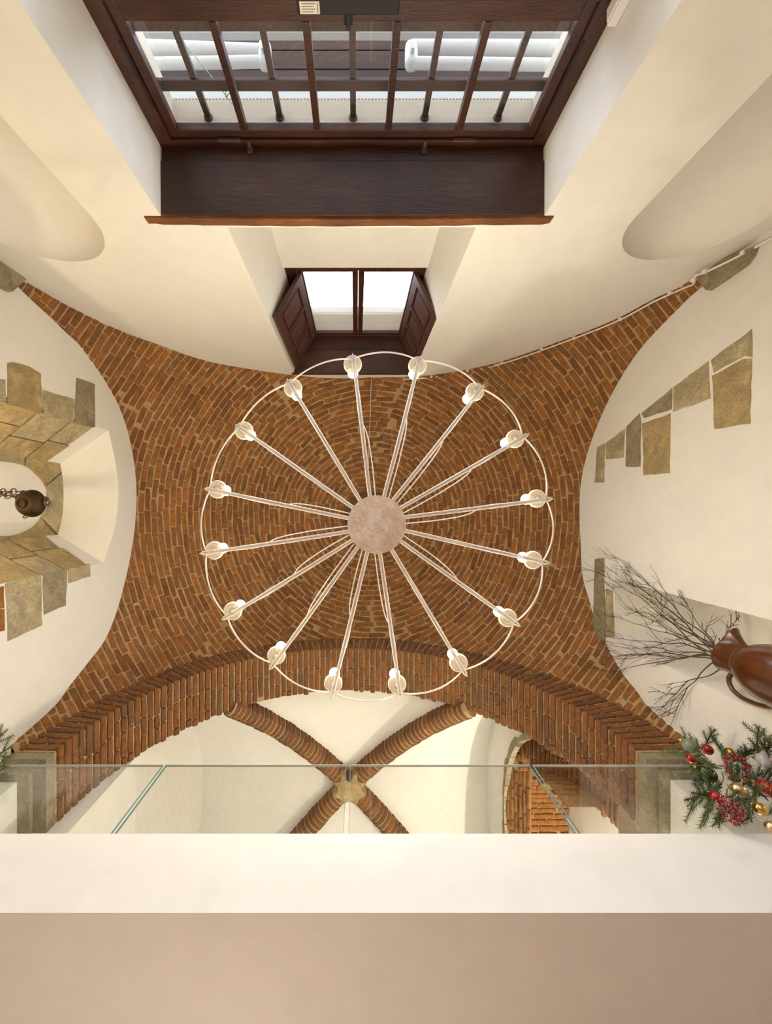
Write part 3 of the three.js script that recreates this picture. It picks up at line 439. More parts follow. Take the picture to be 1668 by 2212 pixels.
// ---------------------------------------------------------------- south arch
const AC = [-0.08, 3.03], AR = 2.245, AZ0 = -1.857, AZ1 = -2.41;
{
  const s = shapeOf([[-3.6, 3.02], [-3.6, 6.8], [3.3, 6.8], [3.3, 3.02], [AC[0] + AR, 3.02]]); for (let i = 0; i <= 64; i++) { const t = i / 64 * Math.PI; s.lineTo(AC[0] + AR * Math.cos(t), AC[1] + AR * Math.sin(t)); } s.lineTo(AC[0] - AR, 3.02);
  const arch = struct('wall_south', wallGeo(SOUTH, s, AZ1 - AZ0, 0), M.mortar), bricks = [];
  const step = 0.074, n = Math.floor(Math.PI * AR / step);
  for (let i = 0; i < n; i++) {
    const t = (i + 0.5) / n * Math.PI, er = new THREE.Vector3(Math.cos(t), Math.sin(t), 0), c = V(AC[0], AC[1], 0), et = new THREE.Vector3(0, 0, 1), bh = step - 0.014;
    let z = AZ0 + 0.022; while (z > AZ1 + 0.05) { let len = rnd() < 0.25 ? rr(0.11, 0.15) : rr(0.22, 0.28); if (z - len < AZ1 + 0.06) len = z - AZ1 - rr(-0.02, 0.012); const p = c.clone().addScaledVector(er, AR + 0.012); p.z = z - len / 2; bricks.push(laid(p, et, er.clone().negate().add(new THREE.Vector3(rr(-0.03, 0.03), 0, 0)), len, bh + rr(-0.004, 0.003), 0.026 + rr(0, 0.01), [3, 6, 8, 6, 8][Math.floor(rnd() * 5)])); z -= len + 0.012; }
    // face of the ring: one brick standing radially from the arris, a second behind it up to the vault
    let r = AR - 0.012; for (let k = 0; k < 3; k++) { const len = k === 0 && i % 2 ? 0.15 : rr(0.2, 0.27), p = c.clone().addScaledVector(er, r + len / 2); p.z = AZ0 - 0.012; r += len + 0.012; const top = p.clone().sub(DC).length() > DR * 1.045; if (top) break; bricks.push(laid(p, er, new THREE.Vector3(0, 0, 1), len, bh * (1 + 0.05 * k), 0.026 + rr(0, 0.006), [3, 6, 8, 1, 0][Math.floor(rnd() * 5)])); }
  }
  layBricks(bricks, arch);
  for (const [x0, x1] of [[-3.3, -2.322], [2.166, 3.1]]) {
    const st = mesh('impost', box(x0, x1, 2.934, 3.018, AZ1 - 0.02, AZ0 + 0.0, 0.006), M.stoneGrey, arch, 'grey stone impost block under the brick arch');
  }
  struct('pier', box(-3.6, -2.511, 2.066, 2.934, -2.6, -2.006), M.plaster); struct('pier', box(2.324, 3.3, 2.066, 2.934, -2.6, -1.988), M.plaster);
  for (const [x0, x1, z] of [[-3.3, -2.42, -1.95], [2.26, 3.2, -1.935]]) mesh('impost_bed', box(x0, x1, 2.9, 2.934, -2.5, z, 0.005), M.stoneGrey, arch);
}
// ---------------------------------------------------------------- the room beyond: groin vault on four brick ribs
const VX = -0.095, VZ = -3.796, VH = 5.35, VR = 3.4;
const drop = (d) => VR - Math.sqrt(Math.max(0.01, VR * VR - d * d));
{
  const x0 = -2.2, x1 = 1.86, z0 = -5.7, z1 = -2.3, ph = (x, z) => VH + 0.16 - drop(Math.SQRT2 * Math.min(Math.abs(x - VX), Math.abs(z - VZ)));
  const v = struct('vault', grid(116, 96, (u, w) => { const x = lerp(x0, x1, u), z = lerp(z0, z1, w); return V(x, ph(x, z), z); }), M.plaster);
  struct('wall_west', box(-3.6, -2.16, 2.066, 6.8, -6.0, -2.41), M.plaster);
  struct('wall_south', box(-2.16, 3.3, 2.066, 6.8, -6.0, -5.6), M.plaster);
  // east wall with the side arch
  const EW = frame([1.82, 0], [0, 1]), near = [-3.62, 3.5, 1.3], bricks = [], NZ = (t) => near[0] + Math.cos(t) * (t < Math.PI / 2 ? 1.41 : 1.3), NH = (t) => near[1] + 1.3 * Math.sin(t);
  const sh = shapeOf([[-5.6, 2.066], [-5.6, 6.8], [-2.41, 6.8]]); for (let i = 0; i <= 48; i++) { const t = lerp(0.54, Math.PI, i / 48); sh.lineTo(NZ(t), NH(t)); } sh.lineTo(near[0] - 1.3, 2.066);
  const ew = struct('wall_east', wallGeo(EW, sh, -0.02, 0), M.plaster);
  // behind the rough opening an older brick barrel runs north to south; it ends over the lit passage
  const BR = 2.6, bh = (x) => 3.03 + Math.sqrt(Math.max(0, BR * BR - (x + 0.08) ** 2)), BP = (t, z) => V(-0.08 + BR * Math.cos(t), 3.03 + BR * Math.sin(t), z);
  const tOf = (x) => Math.acos((x + 0.08) / BR), patch = [[1.845, 2.45, -2.38, -2.94], [1.845, 2.03, -2.94, -4.7]];
  for (const [xa, xb, za, zb] of patch) {
    mesh('old_barrel', grid(14, 2, (u, w) => BP(lerp(tOf(xa), tOf(xb), u), lerp(za, zb, w))), M.mortar, ew);
    mesh('old_barrel_end', grid(14, 1, (u, w) => BP(lerp(tOf(xa), tOf(xb), u), zb).add(new THREE.Vector3(0, w * 1.4, 0))), M.mortar, ew);
    const st = 0.052 / BR; for (let t = tOf(xb) + st / 2; t < tOf(xa); t += st) { let z = za - rr(0, 0.2); while (z > zb + 0.04) { const len = Math.min(rnd() < 0.2 ? 0.12 : rr(0.2, 0.28), z - zb + rr(-0.01, 0.02)), n = new THREE.Vector3(-Math.cos(t), -Math.sin(t), 0), p = BP(t, z - len / 2).addScaledVector(n, -0.01); bricks.push(laid(p, new THREE.Vector3(0, 0, 1), n.add(new THREE.Vector3(rr(-0.05, 0.05), rr(-0.05, 0.05), 0)), len, 0.039, 0.022 + rr(0, 0.014), [3, 6, 1, 0][Math.floor(rnd() * 4)])); z -= len + 0.013; } }
  }
  mesh('stone_post', box(2.335, 2.62, 2.066, 3.5, -2.9, -2.415, 0.008), M.stoneGrey, ew);
  layBricks(bricks, ew, 0);
  for (let i = 0; i < 22; i++) {                                                // rough ring of stones round the arris
    const t0 = lerp(0.54, Math.PI, i / 22), t1 = lerp(0.54, Math.PI, (i + 0.95) / 22), f = (t, r) => V(1.82, NH(t) + r * Math.sin(t), NZ(t) + r * Math.cos(t)); const o = rr(0.03, 0.07);
    mesh('stone', solid([f(t0, -0.015), f(t1, -0.015), f(t1, o), f(t0, o + rr(-0.015, 0.015))].map((p) => p.add(new THREE.Vector3(-0.02, 0, 0))), new THREE.Vector3(0.06, 0, 0)), M.stoneGrey, ew);
  }
  // barrel vault of the side passage and its plastered end wall
  const pv = struct('passage_vault', grid(2, 50, (u, w) => { const t = lerp(-0.1, Math.PI + 0.1, w); return V(lerp(2.0, 2.95, u), 3.9 + 1.42 * Math.sin(t), -4.25 + 1.42 * Math.cos(t)); }), M.mortar), pb = [];
  const np = 52; for (let i = 0; i < np; i++) { const t = (i + 0.5) / np * Math.PI, er = new THREE.Vector3(0, Math.sin(t), Math.cos(t)); let x = 2.02 - rr(0, 0.2); while (x < 2.86) { const len = rnd() < 0.2 ? 0.12 : rr(0.2, 0.27), p = V(x + len / 2, 3.9 + 1.425 * Math.sin(t), -4.25 + 1.425 * Math.cos(t)); if (x + len / 2 > 2.0) pb.push(laid(p, new THREE.Vector3(1, 0, 0), er.clone().negate(), Math.min(len, 2.9 - x), 0.068, 0.03 + rr(0, 0.008), [2, 5, 4, 2][Math.floor(rnd() * 4)])); x += len + 0.014; } }
  layBricks(pb, pv, 200);
  struct('wall_east', box(2.87, 3.3, 2.066, 6.8, -6.0, -2.41), M.plaster);
  // ribs: each brick is a slice of a rounded section
  for (const [dx, dz, L] of [[-1.435, 1.386, 1.97], [1.47, 1.386, 1.99], [-1.435, -1.386, 1.6], [1.435, -1.386, 1.6]]) {
    const l = Math.hypot(dx, dz), e = new THREE.Vector3(dx / l, 0, dz / l), side = new THREE.Vector3(e.z, 0, -e.x), rib = new THREE.Group(); rib.name = numbered('vault_rib'); rib.userData.kind = 'structure'; scene.add(rib);
    const prof = []; for (let k = 0; k <= 8; k++) { const t = k / 8 * Math.PI; prof.push([0.115 * Math.cos(t), 0.1 - 0.115 * Math.sin(t) ** 0.8]); } prof.unshift([0.115, 0.24]); prof.push([-0.115, 0.24]);
    const P = (d, q, s) => { const a = Math.asin(Math.min(0.98, d / VR)), c = V(VX, VH, VZ).addScaledVector(e, d); c.y -= drop(d); const up = new THREE.Vector3(0, Math.cos(a), 0).addScaledVector(e, Math.sin(a)); return c.addScaledVector(side, q[0] * s).addScaledVector(up, q[1] * (q[1] < 0.2 ? 1 : 1) + (1 - s) * 0.08); };
    mesh('rib_core', grid(10, 30, (u, v) => { const i = Math.round(u * 10); return P(lerp(0.13, L, v), prof[i], 0.95); }), M.mortar, rib);
    mesh('rib_end', grid(10, 1, (u, v) => P(L - 0.004, v ? [0, 0.15] : prof[Math.round(u * 10)], 0.95)), M.mortar, rib);
    for (let d = 0.17; d < L - 0.04; d += 0.064) {
      const d0 = d, d1 = d + 0.047 + rr(-0.004, 0.003), s = 1 + rr(-0.02, 0.05), gs = [grid(10, 1, (u, v) => P(v ? d1 : d0, prof[Math.round(u * 10)], s))];
      for (const [dd, r] of [[d0, 0], [d1, 1]]) gs.push(grid(10, 1, (u, v) => P(dd, prof[Math.round(u * 10)], v ? s : 0.9)));
      mesh('brick', gs, brickMats[[8, 6, 9, 8, 3][Math.floor(rnd() * 5)]], rib);
    }
  }
  // boss: a stone cross with a dark hole for a hook
  const boss = new THREE.Group(); boss.name = 'keystone_boss'; boss.userData.kind = 'structure'; scene.add(boss);
  const bs = []; for (const a of [0.768, -0.768]) { const g = new RoundedBoxGeometry(0.5, 0.24, 0.25, 3, 0.08); g.rotateY(a); g.translate(VX, VH + 0.1 + EYE, VZ); bs.push(boxUV(g)); }
  const bc = new THREE.CylinderGeometry(0.2, 0.16, 0.2, 20); bc.translate(VX, VH + 0.075 + EYE, VZ); bs.push(boxUV(bc));
  mesh('stone', bs, M.stoneWarm, boss); const hk = new THREE.CylinderGeometry(0.045, 0.03, 0.12, 14); hk.rotateX(0.5); hk.translate(VX - 0.005, VH + 0.0 + EYE, VZ + 0.18); mesh('hook_socket', hk, M.iron, boss);
}

// ---------------------------------------------------------------- glass balustrade
for (const [x0, x1, lab] of [[-2.6, -1.312, 'clear frameless glass panel leftmost on the white mezzanine edge'], [-1.292, -0.068, 'clear frameless glass panel left of the middle joint on the mezzanine edge'], [-0.042, 1.175, 'clear frameless glass panel right of the middle joint on the mezzanine edge'], [1.197, 2.59, 'clear frameless glass panel rightmost, beside the festive fir branches']]) {
  const p = thing('glass_panel', lab, 'glass panel', V((x0 + x1) / 2, 2.07, -1.73)), L = (g) => { g.translate(-p.position.x, -p.position.y, -p.position.z); return g; };
  mesh('pane', L(box(x0 + 0.002, x1 - 0.002, 2.07, 2.66, -1.736, -1.722)), M.glass, p);
  mesh('top_edge', L(box(x0, x1, 2.66, 2.664, -1.736, -1.722)), M.glassRim, p);
  mesh('side_edge', L(box(x0, x0 + 0.002, 2.07, 2.66, -1.736, -1.722)), M.glassEdge, p); mesh('side_edge', L(box(x1 - 0.002, x1, 2.07, 2.66, -1.736, -1.722)), M.glassEdge, p);
}

// ---------------------------------------------------------------- chandelier
{
  const HC = 2.56, HD = 2.4, K = HC / 2.4, c = at(814, 1133, HD);
  const ch = thing('chandelier', 'large round white chandelier of sixteen lamps on slender radial arms under the brick vault', 'chandelier', c), L = (p) => p.clone().sub(c);
  const hub = new THREE.CylinderGeometry(0.168 * K, 0.168 * K, 0.018, 64, 1); hub.translate(0, 0.008, 0); boxUV(hub); mesh('hub_disc', hub, M.disc, ch, 'mottled beige round plate');
  mesh('hub_nut', [new RoundedBoxGeometry(0.058, 0.014, 0.016, 1, 0.005).rotateY(0.55).translate(0.004, -0.011, -0.003), new THREE.CylinderGeometry(0.013, 0.016, 0.024, 12).translate(0.004, -0.012, -0.003)], M.white, ch);
  const topP = domeAt(pole).sub(c); mesh('stem', tube([new THREE.Vector3(0, 0.01, 0), new THREE.Vector3(topP.x * 0.5, topP.y * 0.5, topP.z * 0.5), topP], 0.009, 12, 8), M.lampMetal, ch);
  mesh('ceiling_cup', new THREE.CylinderGeometry(0.03, 0.07, 0.05, 24).translate(topP.x, topP.y - 0.04, topP.z), M.lampMetal, ch);
  const lamps = [[762, 787, 762, 765], [902, 790, 908, 770], [1026, 846, 1046, 832], [1113, 948, 1143, 937], [1160, 1077, 1195, 1077], [1152, 1210, 1188, 1217], [1097, 1335, 1124, 1353], [991, 1432, 1009, 1461], [858, 1478, 866, 1513], [720, 1476, 715, 1509], [597, 1416, 582, 1447], [503, 1320, 479, 1339], [463, 1189, 432, 1196], [470, 1057, 442, 1055], [527, 930, 509, 917], [633, 838, 620, 819]];
  const starts = [[799, 1070], [830, 1072], [850, 1080], [868, 1096], [878, 1117], [878, 1147], [869, 1171], [847, 1189], [821, 1196], [793, 1195], [769, 1187], [755, 1171], [750, 1149], [751, 1119], [762, 1096], [778, 1081]];
  const side = [-1, -1, -1, -1, -1, 0, 1, 0, -1, -1, -1, -1, -1, -1, 0, 0], joints = [];
  const cupProf = [[0.0, 0.004], [0.026, 0.004], [0.027, -0.004], [0.03, -0.008], [0.034, -0.006], [0.035, 0.004], [0.0435, 0.004], [0.0445, -0.006], [0.0485, -0.011], [0.0525, -0.009], [0.0555, -0.002], [0.0555, 0.012], [0.051, 0.014], [0.047, 0.01], [0.02, 0.01], [0.0, 0.012]].map((p) => new THREE.Vector2(...p));
  const cupG = new THREE.LatheGeometry(cupProf, 40), stubG = new THREE.CylinderGeometry(0.012, 0.0095, 0.03, 16).translate(0, -0.012, 0), sockG = new THREE.CylinderGeometry(0.013, 0.016, 0.085, 16).translate(0, 0.05, 0), bulbG = new THREE.LatheGeometry([[0.0, 0.188], [0.014, 0.186], [0.027, 0.175], [0.034, 0.156], [0.033, 0.138], [0.024, 0.118], [0.015, 0.1], [0.013, 0.09]].map((p) => new THREE.Vector2(...p)), 20), holeG = new THREE.CylinderGeometry(0.007, 0.007, 0.004, 10);
  lamps.forEach(([x, y, tx, ty], i) => {
    const p = L(at(x, y, HC)), tip = L(at(tx, ty, HC + 0.005)), s0 = L(at(...starts[i], HD + 0.012)), dir = tip.clone().sub(s0).setY(0).normalize(), sd = new THREE.Vector3(-dir.z, 0, dir.x);
    s0.addScaledVector(dir, -0.02);
    const A = (t, o, sag = 0.042) => { const q = s0.clone().lerp(tip, t); q.y -= sag * 4 * t * (1 - t); return q.addScaledVector(sd, o); };
    const w = 0.0066 * K, loop = [A(0, -w * 0.9), A(0.3, -w), A(0.6, -w * 0.95), A(0.85, -w * 0.9), A(0.95, -w * 1.3), A(0.985, -w * 0.8), A(1, 0), A(0.985, w * 0.8), A(0.95, w * 1.3), A(0.85, w * 0.9), A(0.6, w * 0.95), A(0.3, w), A(0, w * 0.9)];
    const arm = mesh('arm', tube(loop, 0.0061 * K, 72, 6), M.lampMetal, ch);
    const o = side[i] * rr(0.027, 0.041), m = rr(0.42, 0.6); mesh('cable', tube([A(0.0, o, 0), A(m * 0.5, o * 1.1, 0.03), A(m * 0.85, o * 0.7, 0.035), A(m, 0.006), A(0.8, 0.003), p.clone().add(new THREE.Vector3(0, -0.01, 0)).addScaledVector(dir, 0.02)], 0.0036 * K, 40, 6), M.lampMetal, arm);
    const cup = mesh('lamp_cup', cupG, M.cup, ch); cup.position.copy(p); cup.scale.setScalar(K);
    mesh('socket', [sockG, stubG], M.lampMetal, cup); const hl = mesh('cable_hole', holeG, M.black, cup); hl.position.copy(dir.clone().multiplyScalar(0.017)).add(new THREE.Vector3(0, -0.002, 0));
    const b = mesh('bulb', bulbG, M.bulb, cup); b.castShadow = false;
    const light = new THREE.PointLight(WARM, BULB, 0, 2); light.position.copy(p).add(new THREE.Vector3(0, 0.15 * K, 0)); light.shadow.radius = 1.6; light.castShadow = true; light.name = 'bulb_light'; ch.add(light);
    joints.push(p.clone().lerp(tip, 0.55).add(new THREE.Vector3(0, 0.004, 0)));
  });
  for (let i = 0; i < 16; i++) { const a = joints[i], b = joints[(i + 1) % 16], pts = []; for (let k = 0; k <= 8; k++) { const t = k / 8, q = a.clone().lerp(b, t); q.y -= 0.115 * K * 4 * t * (1 - t); pts.push(q); } mesh('ring_wire', tube(pts, 0.0048 * K, 24, 6), M.lampMetal, ch); }
}
// cable on the vault, conduit along the north arch
tag(mesh('lamp_cable', tube([[803, 819], [801, 850], [800, 900], [797, 960], [796, 1020], [795, 1080]].map(([x, y]) => { const d = new THREE.Vector3((x - CX) / F, 1, (CY - y) / F); let lo = 4, hi = 7; for (let i = 0; i < 40; i++) { const m = (lo + hi) / 2, p = camera.position.clone().addScaledVector(d, m); if (p.clone().sub(DC).length() < domeAt(p.clone().sub(DC)).sub(DC).length()) lo = m; else hi = m; } return camera.position.clone().addScaledVector(d, lo - 0.03); }), 0.006, 40, 6), M.cable), 'thin pale power cable clipped to the bricks, running up to the chandelier', 'cable');
{
  const px = [[640, 812], [723, 819], [803, 818.5], [870, 816], [932, 812], [1060, 789], [1240, 727], [1340, 686], [1416, 645], [1478, 617], [1499, 607], [1503, 590], [1522, 583], [1583, 554], [1668, 508], [1720, 478]], path = px.slice(2).map((p) => { const q = W3(NORTH, ...on(NORTH, ...p), 0.022); return p[0] > 1490 ? q.sub(camera.position).multiplyScalar(0.975).add(camera.position) : q; });
  const c = thing('conduit', 'thin white cable conduit following the plaster edge of the arch around the small window', 'conduit', path[0]); const L = path.map((p) => p.clone().sub(path[0]));
  mesh('pipe', new THREE.TubeGeometry(new THREE.CatmullRomCurve3(L, false, 'centripetal', 0.3), 160, 0.0085, 8), M.conduit, c);
  for (const p of [[870, 816], [932, 811], [1010, 798], [1085, 781], [1170, 752], [1240, 727], [1340, 686], [1448, 628], [1498, 600], [1523, 582], [1606, 541]]) { const q = W3(NORTH, ...on(NORTH, ...p), 0.018); if (p[0] > 1490) q.sub(camera.position).multiplyScalar(0.975).add(camera.position); q.sub(path[0]); const g = new RoundedBoxGeometry(0.032, 0.032, 0.03, 2, 0.006); g.translate(q.x, q.y, q.z); mesh('clip', g, M.conduit, c); }
}

// ---------------------------------------------------------------- hanging bronze bowl in the west niche
{
  const hB = 3.2, c = at(45, 1087, hB), b = thing('hanging_bowl', 'dark bronze bowl hung by iron chains before the stone niche', 'bowl', c);
  const r = 0.112, prof = []; for (let i = 0; i <= 14; i++) { const t = i / 14 * Math.PI / 2; prof.push(new THREE.Vector2(r * Math.sin(t), -0.1 * Math.cos(t) + 0.105)); } prof.push(new THREE.Vector2(r * 1.04, 0.108), new THREE.Vector2(r * 1.03, 0.118), new THREE.Vector2(r * 0.97, 0.116)); for (let i = 12; i >= 0; i--) { const t = i / 14 * Math.PI / 2; prof.push(new THREE.Vector2(r * 0.95 * Math.sin(t), -0.098 * Math.cos(t) + 0.108)); }
  const lg = new THREE.LatheGeometry(prof, 40); mesh('bowl', lg, M.bronze, b);
  mesh('foot_ring', new THREE.TorusGeometry(0.035, 0.006, 8, 24).rotateX(Math.PI / 2).translate(0, 0.002, 0), M.bronze, b);
  const link = (p, d, k) => { const g = new THREE.TorusGeometry(0.026, 0.0052, 6, 16); g.scale(1.25, 1, 1); if (k % 2) g.rotateX(Math.PI / 2); const q = new THREE.Quaternion().setFromUnitVectors(new THREE.Vector3(1, 0, 0), d.clone().normalize()); g.applyQuaternion(q); g.translate(p.x, p.y, p.z); return g; };
  const hook = new THREE.Vector3(-0.52, 0.25, 0.1), chainTo = (s, e, nm) => { const d = e.clone().sub(s), n = Math.round(d.length() / 0.052), gs = []; for (let k = 0; k < n; k++) { const p = s.clone().addScaledVector(d, (k + 0.5) / n); p.y -= 0.05 * Math.sin((k + 0.5) / n * Math.PI); gs.push(link(p, d, k)); } return mesh(nm, gs, M.iron, b); };
  const lug = (x, z) => mesh('lug', new THREE.TorusGeometry(0.017, 0.005, 6, 14).rotateX(0.9).translate(x, 0.106, z), M.iron, b);
  lug(-0.075, 0.095); lug(0.12, 0.03); lug(-0.05, -0.11);
  chainTo(new THREE.Vector3(-0.08, 0.11, 0.1), hook, 'chain'); chainTo(new THREE.Vector3(0.09, 0.15, 0.03), hook, 'chain');
  mesh('ring_pair', [link(new THREE.Vector3(0.135, 0.1, 0.02), new THREE.Vector3(0.2, 0, -1), 0), link(new THREE.Vector3(0.15, 0.09, 0.0), new THREE.Vector3(1, 0, -0.4), 1)], M.iron, b);
  mesh('wall_hook', tube([hook, hook.clone().add(new THREE.Vector3(-0.03, 0.03, 0)), hook.clone().add(new THREE.Vector3(-0.09, 0.03, 0))], 0.009), M.iron, b);
}

// ---------------------------------------------------------------- wooden pitcher and bare branches in the east niche
const PX = 2.705, PH = 2.865;                                                   // mouth
{
  const mz = -1.06, base = V(PX, PH - 0.83, mz), p = thing('pitcher', 'turned dark wooden pitcher with handle holding bare branches in the wall niche', 'pitcher', base);
  const prof = [[0, 0], [0.1, 0], [0.115, 0.02], [0.12, 0.06], [0.165, 0.18], [0.195, 0.32], [0.2, 0.44], [0.188, 0.54], [0.163, 0.61], [0.138, 0.655], [0.118, 0.68], [0.112, 0.69], [0.111, 0.7], [0.106, 0.76], [0.107, 0.82], [0.112, 0.832], [0.107, 0.838], [0.1, 0.83], [0.098, 0.76], [0.1, 0.7], [0.08, 0.68]].map((q) => new THREE.Vector2(...q));
  const g = new THREE.LatheGeometry(prof, 56), pos = g.attributes.position;
  for (let i = 0; i < pos.count; i++) { const x = pos.getX(i), y = pos.getY(i), z = pos.getZ(i), k = Math.max(0, (y - 0.705) / 0.13), a = Math.atan2(z, x), d = Math.abs(a - 1.35), s = Math.exp(-d * d / 0.16) * k; if (s > 0.001) { const f = 1 + 1.0 * s; pos.setXYZ(i, x * f, y - 0.03 * s, z * f); } }
  g.computeVertexNormals(); const bd = mesh('body', g, M.pitcher, p);
  mesh('shoulder_bead', new THREE.TorusGeometry(0.112, 0.006, 8, 48).rotateX(Math.PI / 2).translate(0, 0.69, 0), M.pitcher, bd);
  const hz = (x, y) => new THREE.Vector3(-0.02, y, -x); mesh('handle', tube([hz(0.1, 0.77), hz(0.15, 0.79), hz(0.205, 0.77), hz(0.235, 0.71), hz(0.238, 0.63), hz(0.225, 0.55), hz(0.2, 0.48), hz(0.185, 0.44)], 0.0155, 40, 10), M.pitcher, p);
  // branches: each grows from the mouth towards a place above it and forks on the way
  const goals = [[1290, 1210, 4.35, 0], [1335, 1195, 4.2, 0], [1262, 1215, 4.4, 0], [1385, 1277, 3.75, 1], [1323, 1330, 4.1, 0], [1303, 1375, 4.15, 0], [1315, 1425, 4.15, 0], [1255, 1430, 4.2, 0], [1345, 1455, 4.0, 0], [1455, 1595, 3.25, 0], [1430, 1550, 3.4, 0], [1420, 1300, 3.7, 1], [1545, 1285, 3.25, 0], [1600, 1330, 3.05, 0], [1400, 1250, 3.9, 0], [1330, 1290, 4.0, 1], [1350, 1400, 3.9, 1]];
  goals.forEach(([gx, gy, gh, gr], bi) => {
    const start = new THREE.Vector3(base.x + rr(-0.06, 0.06), base.y + 0.55, base.z + rr(-0.06, 0.06)), mouth = new THREE.Vector3(base.x + rr(-0.05, 0.02), base.y + 0.84, base.z + rr(-0.05, 0.05)), goal = at(gx, gy, gh), limit = (p) => { const m = p.z < -0.74 && p.z > -1.3 && p.y - EYE < 4.04 ? 2.99 : 2.755 + 0.0887 * p.z; p.x = Math.min(p.x, m); p.z = Math.max(p.z, -1.82); return p; }; limit(goal);
    const gs = [], d = goal.clone().sub(mouth), n = 9, pts = [start, mouth]; let off = new THREE.Vector3();
    for (let k = 1; k <= n; k++) { off.add(new THREE.Vector3(rr(-1, 1), rr(-0.5, 0.5), rr(-1, 1)).multiplyScalar(0.026 * d.length())); const t = k / n; pts.push(mouth.clone().addScaledVector(d, t).addScaledVector(off, (1 - t) * 1.2)); pts.at(-1).y += 0.05 * d.length() * Math.sin(t * Math.PI); limit(pts.at(-1)); }
    const curve = new THREE.CatmullRomCurve3(pts), taper = (cv, seg, r0, r1) => { const g2 = new THREE.TubeGeometry(cv, seg, 1, 5), q = g2.attributes.position, nn = g2.attributes.normal; for (let i = 0; i < q.count; i++) { const t = Math.floor(i / 6) / seg, f = 1 - lerp(r0, r1, t); q.setXYZ(i, q.getX(i) - nn.getX(i) * f, q.getY(i) - nn.getY(i) * f, q.getZ(i) - nn.getZ(i) * f); } return g2; };
    gs.push(taper(curve, 60, 0.0066, 0.0012));
    const sub = (cv, t, len, r, depth) => {
      const p0 = cv.getPoint(t), dr = cv.getTangent(t).add(new THREE.Vector3(rr(-1, 1), rr(-0.6, 0.9), rr(-1, 1)).multiplyScalar(0.75)).normalize(), q = [p0]; let c = p0.clone();
      for (let k = 1; k <= 5; k++) { dr.add(new THREE.Vector3(rr(-1, 1), rr(-0.6, 0.8), rr(-1, 1)).multiplyScalar(0.22)).normalize(); c = c.clone().addScaledVector(dr, len / 5); limit(c); q.push(c); }
      const cc = new THREE.CatmullRomCurve3(q); gs.push(taper(cc, 14, r, 0.001));
      for (let k = 0; k < 5; k++) { const b = cc.getPoint(0.2 + 0.18 * k), s = new THREE.SphereGeometry(0.0025, 5, 4); s.scale(1, 1.6, 1); s.translate(b.x + rr(-0.002, 0.002), b.y, b.z); gs.push(s); }
      if (depth) for (let k = 0; k < 2; k++) sub(cc, rr(0.35, 0.85), len * rr(0.35, 0.6), r * 0.6, depth - 1);
    };
    for (let k = 0; k < 6; k++) sub(curve, rr(0.22, 0.95), d.length() * rr(0.16, 0.36), 0.0026, 1);
    const o = mesh('bare_branch', gs.map((x) => boxUV(x)), gr ? M.twigGreen : M.twig); o.geometry.translate(-mouth.x, -mouth.y, -mouth.z); o.position.copy(mouth);
    tag(o, 'thin bare dark branch with forked twigs standing in the wooden pitcher', 'branch', 'bare branches in the wooden pitcher');
  });
}

// ---------------------------------------------------------------- festive fir arrangement at the end of the balustrade
function firSpray(root, dir, len, bend, mat, parent, dens = 1) {
  const pts = [root.clone()], d = dir.clone().normalize(); let c = root.clone(); for (let k = 1; k <= 6; k++) { d.addScaledVector(bend, 0.16).normalize(); c = c.clone().addScaledVector(d, len / 6); pts.push(c); }
  const cv = new THREE.CatmullRomCurve3(pts), gs = [], st = [boxUV(tube(pts, 0.0035, 14, 5))], up = new THREE.Vector3(0, 1, 0);
  const needles = (curve, l, t0) => { const n = Math.round(l / 0.0022 * dens); for (let k = 0; k < n; k++) { const t = t0 + (1 - t0) * k / n, p = curve.getPoint(t), tg = curve.getTangent(t), a = k * 2.4, s = new THREE.Vector3().crossVectors(tg, up).normalize(), b = new THREE.Vector3().crossVectors(tg, s), nl = rr(0.032, 0.048) * (1.05 - 0.35 * t), nd = tg.clone().multiplyScalar(rr(0.5, 0.9)).addScaledVector(s, Math.cos(a)).addScaledVector(b, Math.sin(a) * 0.55).normalize(); const g = new THREE.ConeGeometry(0.0017, nl, 3, 1, true); g.translate(0, nl / 2, 0); g.applyQuaternion(new THREE.Quaternion().setFromUnitVectors(up, nd)); g.translate(p.x, p.y, p.z); gs.push(g); } };
  needles(cv, len, 0.1);
  for (let k = 0; k < 4; k++) { const t = 0.25 + 0.17 * k, p = cv.getPoint(t), tg = cv.getTangent(t), s = new THREE.Vector3().crossVectors(tg, up).normalize().multiplyScalar(k % 2 ? 1 : -1).addScaledVector(tg, 0.9).addScaledVector(up, rr(-0.3, 0.3)).normalize(), l = len * rr(0.28, 0.42), q = [p, p.clone().addScaledVector(s, l * 0.5), p.clone().addScaledVector(s, l).addScaledVector(tg, l * 0.15)], c2 = new THREE.CatmullRomCurve3(q); st.push(boxUV(tube(q, 0.002, 8, 4))); needles(c2, l, 0.05); }
  const o = mesh('fir_branch', gs, mat, parent), sm = mesh('stem', st, M.stem, o);
  o.geometry.computeBoundingBox(); const low = o.geometry.boundingBox.min.y; if (low < 0.012) for (const m of [o, sm]) m.geometry.translate(0, 0.012 - low, 0);   // nothing hangs below the slab's top
  return o;
}
